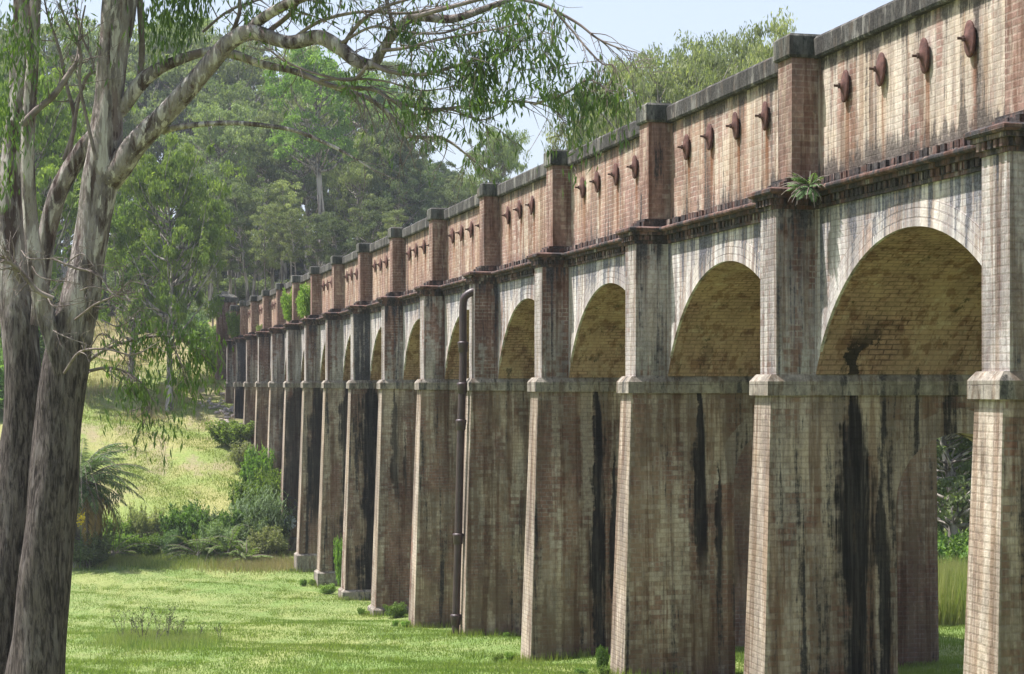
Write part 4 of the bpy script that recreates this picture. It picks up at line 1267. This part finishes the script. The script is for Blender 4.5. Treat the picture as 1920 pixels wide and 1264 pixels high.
# rubble by the far pier
def rubble():
    p = on_ground(424, 119); m_ = Tubes()
    bm = bmesh.new()
    for k in range(70):
        s = random.uniform(.08, .22); x = random.gauss(0, .7); y = random.gauss(0, 2.6)
        mat = Matrix.Translation((x, y, gz(p.x + x, p.y + y) - p.z + s * .2)) @ Matrix.Rotation(random.uniform(0, 3), 4, 'Z') @ Matrix.Rotation(random.uniform(-.4, .4), 4, 'X') @ Matrix.Diagonal((s * 1.3, s, s * .7, 1))
        bmesh.ops.create_icosphere(bm, subdivisions=1, radius=1, matrix=mat)
    me = bpy.data.meshes.new('rubble'); bm.to_mesh(me); bm.free(); me.materials.append(M['rubble'])
    o = link('rubble_heap', me); o.location = p; tag(o, 'strip of pale broken stone on the bank by the black pier', 'rubble', kind='stuff')
rubble()

# ------------------------------------------------------------------ the big forked gum near the camera
def big_gum():
    Zt = 26.0
    b = on_ground(70, Zt)
    e = empty('gum_tree', b, 0, 'big forked gum tree with mottled peeling bark and a limb reaching over the aqueduct', 'gum tree')
    inv = Matrix.Translation(-b)
    K = Zt / FPX

    def path(pts, dz0=0.0, dz1=None):
        n = len(pts); out = []
        dz1 = dz0 if dz1 is None else dz1
        for i, (px, py, w) in enumerate(pts):
            Z = Zt + dz0 + (dz1 - dz0) * i / (n - 1)
            p = at(px, py, Z); out.append((*p, w * .5 * Z / FPX))
        return out
    TR = Tubes()      # trunks and limbs
    g = lambda y: y
    B = path([(56, 1420, 132), (66, 1300, 114), (76, 1180, 103), (87, 1050, 96), (99, 930, 89), (111, 780, 84), (130, 650, 83), (151, 550, 74), (167, 470, 63), (181, 390, 63), (192, 310, 66), (200, 240, 60), (206, 170, 56), (214, 90, 58), (224, 0, 62), (238, -160, 52), (255, -380, 42), (250, -600, 28), (280, -800, 12)])
    A = path([(2, 1420, 130), (6, 1280, 100), (12, 1130, 92), (26, 1000, 88), (36, 880, 82), (44, 760, 74), (38, 640, 70), (26, 520, 62), (20, 400, 52), (26, 300, 46), (36, 200, 44), (42, 90, 42), (46, 0, 40), (40, -200, 34), (20, -420, 24), (-10, -650, 10)], .5, .9)
    A2 = path([(118, 700, 34), (98, 630, 36), (78, 560, 34), (64, 480, 30), (56, 400, 28), (52, 300, 26), (56, 200, 24), (62, 100, 22), (66, 0, 22), (80, -200, 18), (120, -400, 10)], -.2, -.6)
    L3 = path([(70, 610, 26), (80, 520, 30), (88, 440, 34), (110, 360, 36), (150, 290, 34), (192, 240, 30), (232, 198, 27), (268, 152, 28), (312, 122, 22), (390, 96, 16), (436, 102, 17), (490, 120, 14), (552, 134, 12), (640, 168, 10), (690, 184, 9), (730, 215, 8), (756, 246, 8), (772, 257, 7), (830, 260, 6), (875, 290, 4), (912, 322, 2)], .4, -1.0)
    L2 = path([(196, 345, 50), (222, 316, 50), (252, 275, 46), (296, 228, 40), (345, 176, 36), (395, 118, 34), (432, 78, 32), (474, 60, 30), (540, 80, 26), (598, 70, 28), (640, 92, 26), (668, 114, 24), (700, 120, 20), (718, 92, 18), (742, 60, 17), (776, 32, 18), (846, 36, 16), (905, 18, 13), (960, -2, 10), (1040, -20, 6)], 0, -2.0)
    L2b = path([(462, 58, 22), (490, 36, 20), (530, 12, 19), (590, -12, 16), (700, -40, 12), (850, -70, 6)], -.5, -2)
    LC = path([(306, 246, 14), (330, 239, 12), (380, 233, 10), (450, 231, 9), (545, 243, 8), (610, 268, 7), (660, 294, 5), (700, 318, 3), (740, 336, 2)], -.1, -1.2)
    for k, (p, sd, rg) in enumerate(((B, 22, .07), (A, 22, .08), (A2, 14, .05), (L3, 14, .06), (L2, 16, .06), (L2b, 10, .05), (LC, 8, .03))):
        TR.add(catmull(p, 7), sd, rg, k + 1)
    # limb stubs out of frame that carry the canopy
    canopy = []
    rs = np.random.default_rng(21)
    for (sx, sy, w) in ((240, -200, 26), (252, -350, 24), (250, -450, 20), (250, -550, 18), (40, -150, 20), (30, -350, 18), (10, -500, 14), (225, -80, 24), (255, -620, 14), (0, -560, 12), (600, -15, 14), (70, -120, 12)):
        for q in range(3):
            Z = Zt + .2; p0 = at(sx, sy, Z); az = rs.uniform(0, 6.28); ln = rs.uniform(1.8, 4.2); d = Vector((math.cos(az), math.sin(az), rs.uniform(.15, .7)))
            p1 = p0 + d * ln * .5 + Vector((0, 0, -.1)); p2 = p0 + d * ln
            rr = w * K * .3
            TR.add(catmull([(*p0, rr), (*p1, rr * .6), (*p2, .015)], 5), 7, .04, q)
            canopy.append((p2, ln)); canopy.append((p1, ln)); canopy.append(((p1 + p2) / 2, ln))
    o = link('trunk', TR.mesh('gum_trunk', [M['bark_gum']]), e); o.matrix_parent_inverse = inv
    # --- smaller branches
    BR = Tubes(); leafC = []; leafD = []

    def branch(pts, dz0, dz1, sides=6):
        p = path(pts, dz0, dz1); c = catmull(p, 5); BR.add(c, sides, .04, len(pts)); return c

    def leaves_at(p, n, spread, hang=1.5):
        g_ = rs.normal(size=(n, 3)) * spread; c = np.array(p) + g_
        d = rs.normal(size=(n, 3)) * .45; d[:, 2] -= hang
        leafC.append(c); leafD.append(d)

    def twigs(c, n, ln, lf=0, lo=.2, spread=.12, hang=1.4, drop=-.2, fwd=.7):
        """side twigs off polyline c"""
        m_ = len(c)
        for k in range(n):
            i = int(m_ * (lo + (1 - lo) * rs.random())) ; i = min(max(i, 1), m_ - 1)
            t = c[i, :3] - c[i - 1, :3]; t /= np.linalg.norm(t) + 1e-9
            d = t * fwd + rs.normal(size=3) * .55 + np.array([0, 0, drop]); d /= np.linalg.norm(d)
            l = ln * rs.uniform(.5, 1.3); r = min(c[i, 3] * .5, .012)
            p0 = c[i, :3]; p1 = p0 + d * l * .5 + rs.normal(size=3) * .07 * l; p2 = p0 + d * l + rs.normal(size=3) * .1 * l + np.array([0, 0, drop * l * .5])
            tw = catmull([(*p0, r), (*p1, r * .7), (*p2, .0025)], 4); BR.add(tw, 5)
            for q in range(2):
                j = rs.integers(3, len(tw)); d2 = d + rs.normal(size=3) * .6; l2 = l * .45
                pp = tw[j, :3]; p3 = pp + d2 * l2 * .5 + rs.normal(size=3) * .05; p4 = pp + d2 * l2 + np.array([0, 0, drop * .3 * l2])
                BR.add(catmull([(*pp, .004), (*p3, .0035), (*p4, .002)], 3), 4)
                if lf: leaves_at(p4, lf, spread, hang); leaves_at(p3, lf // 2, spread, hang)
            if lf: leaves_at(p2, lf, spread, hang)
    tL2, tL3, tL2b, tLC = catmull(L2, 7), catmull(L3, 7), catmull(L2b, 7), catmull(LC, 7)
    # drooping ends over the parapet
    b1 = branch([(776, 32, 9), (850, 12, 8), (930, -6, 7), (1000, 4, 7), (1040, 20, 6), (1085, 45, 5), (1120, 72, 4), (1160, 90, 3), (1195, 98, 1.5)], -2, -3)
    b2 = branch([(1040, 20, 5), (1075, 60, 4), (1100, 90, 4), (1130, 120, 3), (1150, 122, 2), (1160, 150, 1)], -2.6, -3.2)
    twigs(b1, 16, .55, 0, .45, drop=-.5); twigs(b2, 12, .4, 0, .2, drop=-.6)
    b3 = branch([(700, 122, 10), (735, 135, 8), (790, 140, 7), (850, 125, 6), (900, 110, 5), (950, 95, 4), (985, 70, 2)], -1.6, -2.4)
    b4 = branch([(560, 134, 9), (620, 160, 8), (700, 168, 8), (740, 190, 7), (810, 205, 6), (880, 198, 5), (960, 190, 4), (1030, 200, 3), (1062, 235, 1.5)], -.8, -2.4)
    b5 = branch([(716, 95, 8), (760, 90, 6), (820, 75, 5), (900, 60, 4), (970, 45, 3), (1000, 20, 2)], -1.7, -2.6)
    b6 = branch([(740, 190, 5), (780, 215, 4), (840, 205, 4), (900, 225, 3), (940, 212, 2)], -1.4, -2)
    b6b = branch([(1000, 196, 5), (1060, 175, 5), (1100, 150, 4), (1125, 160, 3), (1150, 175, 2)], -2.4, -3.0)
    for bb, n_, lf in ((b3, 24, 10), (b4, 16, 5), (b5, 16, 6), (b6, 12, 1)): twigs(bb, n_, .55, lf, .2, .085, 1.4, -.35)
    twigs(b4, 22, .6, 0, .2, drop=-.2)
    twigs(b6b, 10, .28, 6, .3, .08, 1.6, -.4)
    for (x0, x1, y0, y1, q_) in ((765, 945, 45, 150, 13), (935, 1055, 110, 195, 11), (955, 1020, 20, 70, 6), (730, 800, 60, 175, 5), (840, 900, 150, 215, 4), (640, 740, 120, 200, 2), (470, 620, -20, 40, 6)):
        for _ in range(q_):
            px, py = rs.uniform(x0, x1), rs.uniform(y0, y1) - 10; pz = Zt - 1.6 - (px - 700) / 350 + rs.normal() * .25
            p = at(px, py, pz); leaves_at(p, 28, .085, 1.0)
            up = p + Vector((rs.normal() * .12, rs.normal() * .1, .32)); BR.add(catmull([(*(p + Vector((rs.normal() * .35, 0, .45))), .006), (*up, .005), (*p, .003)], 3), 4)
    # leaf spray hanging at 1060..1180
    for (px, py, n_) in ((1085, 150, 50), (1110, 135, 40), (1075, 185, 60), (1100, 190, 45), (1130, 165, 40), (1085, 215, 25), (1065, 215, 25), (1080, 240, 14), (1150, 180, 40), (1140, 150, 30), (960, 25, 40), (945, 10, 30), (985, 5, 25)):
        leaves_at(at(px, py, Zt - 2.8), int(n_ * .6), .10, 1.6)
    # mess of thin branches around the top
    b7 = branch([(640, 92, 9), (660, 60, 8), (690, 30, 7), (735, 8, 6), (800, -10, 4)], -1, -2)
    b8 = branch([(540, 80, 8), (600, 40, 7), (680, 22, 6), (760, 25, 5), (850, 10, 4), (920, -5, 3)], -.8, -2.2)
    b9 = branch([(500, 62, 10), (545, 25, 9), (565, -10, 8), (600, -80, 6)], -.6, -1.5)
    b10 = branch([(425, 82, 8), (440, 50, 8), (450, 15, 7), (445, -30, 6)], -.3, -.5)
    b11 = branch([(380, 60, 6), (430, 20, 5), (500, -5, 4)], .3, .2)
    b12 = branch([(690, 122, 7), (660, 150, 6), (600, 140, 5), (540, 118, 5), (500, 90, 4)], -1.5, -1.0)
    b13 = branch([(740, 60, 7), (730, 20, 8), (720, -20, 8)], -1.5, -1.5)
    b14 = branch([(600, 150, 5), (660, 148, 5), (720, 152, 4), (790, 170, 3), (860, 160, 2)], -1.0, -2)
    b15 = branch([(640, 80, 6), (700, 50, 5), (760, 60, 5), (830, 62, 4), (900, 40, 3)], -1.3, -2)
    for bb in (b7, b8, b12, b14, b15): twigs(bb, 12, .5, 1, .2, .08, 1.2, -.1)
    twigs(tL2, 22, .7, 0, .55, drop=.1); twigs(tL3, 30, .6, 0, .6, drop=-.15); twigs(tLC, 4, .5, 0, .5, drop=-.1)
    twigs(tL2b, 12, .8, 3, .3, .1); twigs(b9, 8, .6, 2, .3); twigs(b10, 6, .5, 2, .3); twigs(b11, 8, .5, 2, .2)
    # bright clump beside the upper trunk
    c0 = branch([(262, 160, 12), (266, 90, 12), (262, 0, 12), (262, -60, 10)], .3, .1)
    for (px, py, n_) in ((300, 0, 70), (335, -5, 80), (365, 0, 70), (285, 40, 70), (320, 30, 90), (350, 30, 90), (372, 25, 60), (295, 80, 60), (330, 60, 70), (365, 60, 60), (300, 110, 30), (325, 95, 40), (355, 80, 30), (345, -40, 80), (300, -50, 80)):
        leaves_at(at(px, py - 18, Zt - .4), n_, .12, 2.2)
    c1 = branch([(262, -20, 8), (300, -40, 6), (350, -35, 4), (372, 0, 2)], .1, -.4)
    # left edge foliage and twigs
    for (px, py, n_) in ((20, 70, 70), (45, 85, 60), (10, 110, 60), (40, 120, 50), (15, 160, 50), (60, 60, 30), (10, 210, 70), (30, 230, 60), (55, 260, 30), (12, 260, 50), (20, 310, 30), (8, 350, 30), (15, 30, 40), (70, 110, 25), (5, 380, 20), (62, 160, 20), (130, 70, 14), (95, 40, 14), (150, 40, 12)):
        leaves_at(at(px, py - 12, Zt - .9), n_, .12, 1.8)
    d1 = branch([(40, 235, 14), (70, 205, 13), (100, 180, 12), (125, 145, 10), (145, 110, 7), (150, 60, 5), (160, 10, 3)], -.6, -.3)
    d2 = branch([(120, 300, 9), (140, 230, 9), (125, 160, 7), (110, 90, 6), (90, 30, 4), (80, -20, 3)], .8, .9)
    d3 = branch([(125, 330, 8), (145, 200, 7), (160, 150, 7), (175, 120, 5), (150, 60, 4), (140, 0, 3)], .5, .6)
    d4 = branch([(180, 300, 7), (150, 160, 6), (152, 100, 6), (130, 50, 4), (110, 10, 3)], -.5, -.7)
    for bb in (d1, d2, d3, d4): twigs(bb, 12, .45, 1, .3, .06, 1.0, .1)
    # bare dead branches low on the trunk
    f1 = branch([(40, 530, 10), (20, 490, 9), (-10, 484, 8), (-40, 500, 5)], -.6, -.9)
    f2 = branch([(100, 560, 9), (70, 545, 9), (45, 515, 8), (20, 492, 7), (-10, 488, 6)], -.6, -.8)
    f3 = branch([(98, 485, 4), (140, 502, 5), (175, 510, 5), (195, 525, 4), (205, 545, 3), (230, 560, 2), (260, 560, 1)], -.8, -1.4)
    f4 = branch([(120, 700, 5), (150, 660, 5), (200, 655, 4), (250, 665, 3), (300, 640, 1.5)], -.6, -1.6)
    f5 = branch([(140, 600, 4), (180, 570, 4), (215, 555, 3), (240, 530, 1.5)], -.6, -1.2)
    for bb in (f1, f2, f3, f4, f5): twigs(bb, 14, .38, 0, .15, drop=0)
    for (px, py) in ((60, 500), (90, 560), (150, 545), (190, 600), (40, 470), (120, 500), (100, 620), (170, 650)):
        q = branch([(px, py, 3), (px + rs.uniform(10, 40), py + rs.uniform(-25, 25), 2.5), (px + rs.uniform(50, 90), py + rs.uniform(-40, 30), 1.2)], -.8, -1.1, 5); twigs(q, 6, .25, 0, .1, drop=0)
    # drooping leafy branch below, right of trunk
    h1 = branch([(150, 690, 8), (190, 660, 7), (240, 640, 6), (300, 630, 5), (350, 640, 4), (385, 670, 2)], 1.5, 1.0)
    h2 = branch([(150, 700, 7), (200, 690, 6), (240, 700, 5), (275, 730, 3), (280, 770, 2)], 1.5, 1.1)
    h3 = branch([(300, 630, 4), (330, 660, 3), (345, 700, 2)], 1.1, 1.0)
    for bb, n_ in ((h1, 18), (h2, 14), (h3, 8)): twigs(bb, n_, .42, 5, .2, .10, 1.7, -.5)
    for (px, py, n_) in ((200, 650, 60), (230, 625, 60), (265, 620, 70), (300, 625, 70), (335, 635, 80), (365, 645, 80), (385, 670, 60), (350, 680, 70), (320, 660, 60), (290, 650, 60), (250, 655, 50), (210, 690, 50), (240, 735, 50), (265, 745, 60), (280, 725, 40), (270, 775, 30), (375, 700, 25), (340, 715, 25)):
        leaves_at(at(px, py - 14, Zt + 1.1), int(n_ * .6), .12, 1.8)
    twigs(h2, 12, .5, 0, .1, drop=-.3)
    # canopy above the frame
    for p, ln in canopy: leaves_at(p, 240, .42, 1.3)
    o = link('branches', BR.mesh('gum_branches', [M['branch']]), e); o.matrix_parent_inverse = inv
    C = np.vstack(leafC); D = np.vstack(leafD)
    me = crown_mesh('gum_crown', C, .155, .032, M['leaf_gum'], D=D)
    o = link('crown', me, e); o.matrix_parent_inverse = inv


big_gum()

# ------------------------------------------------------------------ camera, sun, sky
cam = bpy.data.cameras.new('camera'); co = bpy.data.objects.new('camera', cam); COL.objects.link(co)
cam.sensor_width = 36; cam.lens = FPX / 1920 * 36; cam.shift_y = 88 / 1920
cam.clip_start = .1; cam.clip_end = 6000
co.rotation_euler = (R(90), 0, -TH)
scene.camera = co

EL, AZ = R(64), math.atan2(.42, -.91)
sd = Vector((math.cos(AZ) * math.cos(EL), math.sin(AZ) * math.cos(EL), math.sin(EL)))
sun = bpy.data.lights.new('sun', 'SUN'); sun.energy = 5.0; sun.angle = R(.5); sun.color = (1, .965, .93)
so = bpy.data.objects.new('sun', sun); COL.objects.link(so); so.rotation_euler = sd.to_track_quat('Z', 'Y').to_euler(); so.location = (0, 0, 60)

w = bpy.data.worlds.new('World'); scene.world = w; w.use_nodes = True
nt = w.node_tree; bg = nt.nodes['Background']
sky = nt.nodes.new('ShaderNodeTexSky'); sky.sky_type = 'NISHITA'; sky.sun_disc = False
sky.sun_elevation = EL; sky.sun_rotation = math.atan2(sd.x, sd.y); sky.air_density = 1.0; sky.dust_density = 2.0; sky.ozone_density = 1.0
tc = nt.nodes.new('ShaderNodeTexCoord'); sp = nt.nodes.new('ShaderNodeSeparateXYZ'); nt.links.new(tc.outputs['Generated'], sp.inputs[0])
mr = nt.nodes.new('ShaderNodeMapRange'); mr.interpolation_type = 'SMOOTHSTEP'; nt.links.new(sp.outputs[2], mr.inputs[0])
for i_, v_ in ((1, 0.0), (2, .75), (3, .82), (4, .12)): mr.inputs[i_].default_value = v_
mx = nt.nodes.new('ShaderNodeMix'); mx.data_type = 'RGBA'; nt.links.new(mr.outputs[0], mx.inputs[0]); nt.links.new(sky.outputs[0], mx.inputs[6]); mx.inputs[7].default_value = (2.95, 3.25, 3.75, 1)
nt.links.new(mx.outputs[2], bg.inputs[0]); bg.inputs[1].default_value = .14
scene.view_settings.view_transform = 'Standard'; scene.view_settings.look = 'None'
scene.view_settings.exposure = 0.9; scene.view_settings.gamma = 1
scene.cycles.max_bounces = 6; scene.cycles.volume_bounces = 0; scene.cycles.volume_step_rate = 5
hz = MB(); hz.box(-1700, 1800, -600, 2600, -11, 70)
tv = NT('haze_air'); pv = tv.n('ShaderNodeVolumePrincipled'); pv.inputs['Color'].default_value = (.86, .92, 1, 1); pv.inputs['Density'].default_value = .0003; pv.inputs['Anisotropy'].default_value = .1
tv.l(pv.outputs[0], tv.out.inputs['Volume'])
tag(hz.build('haze', [tv.m]), kind='stuff'); scene.cycles.diffuse_bounces = 3
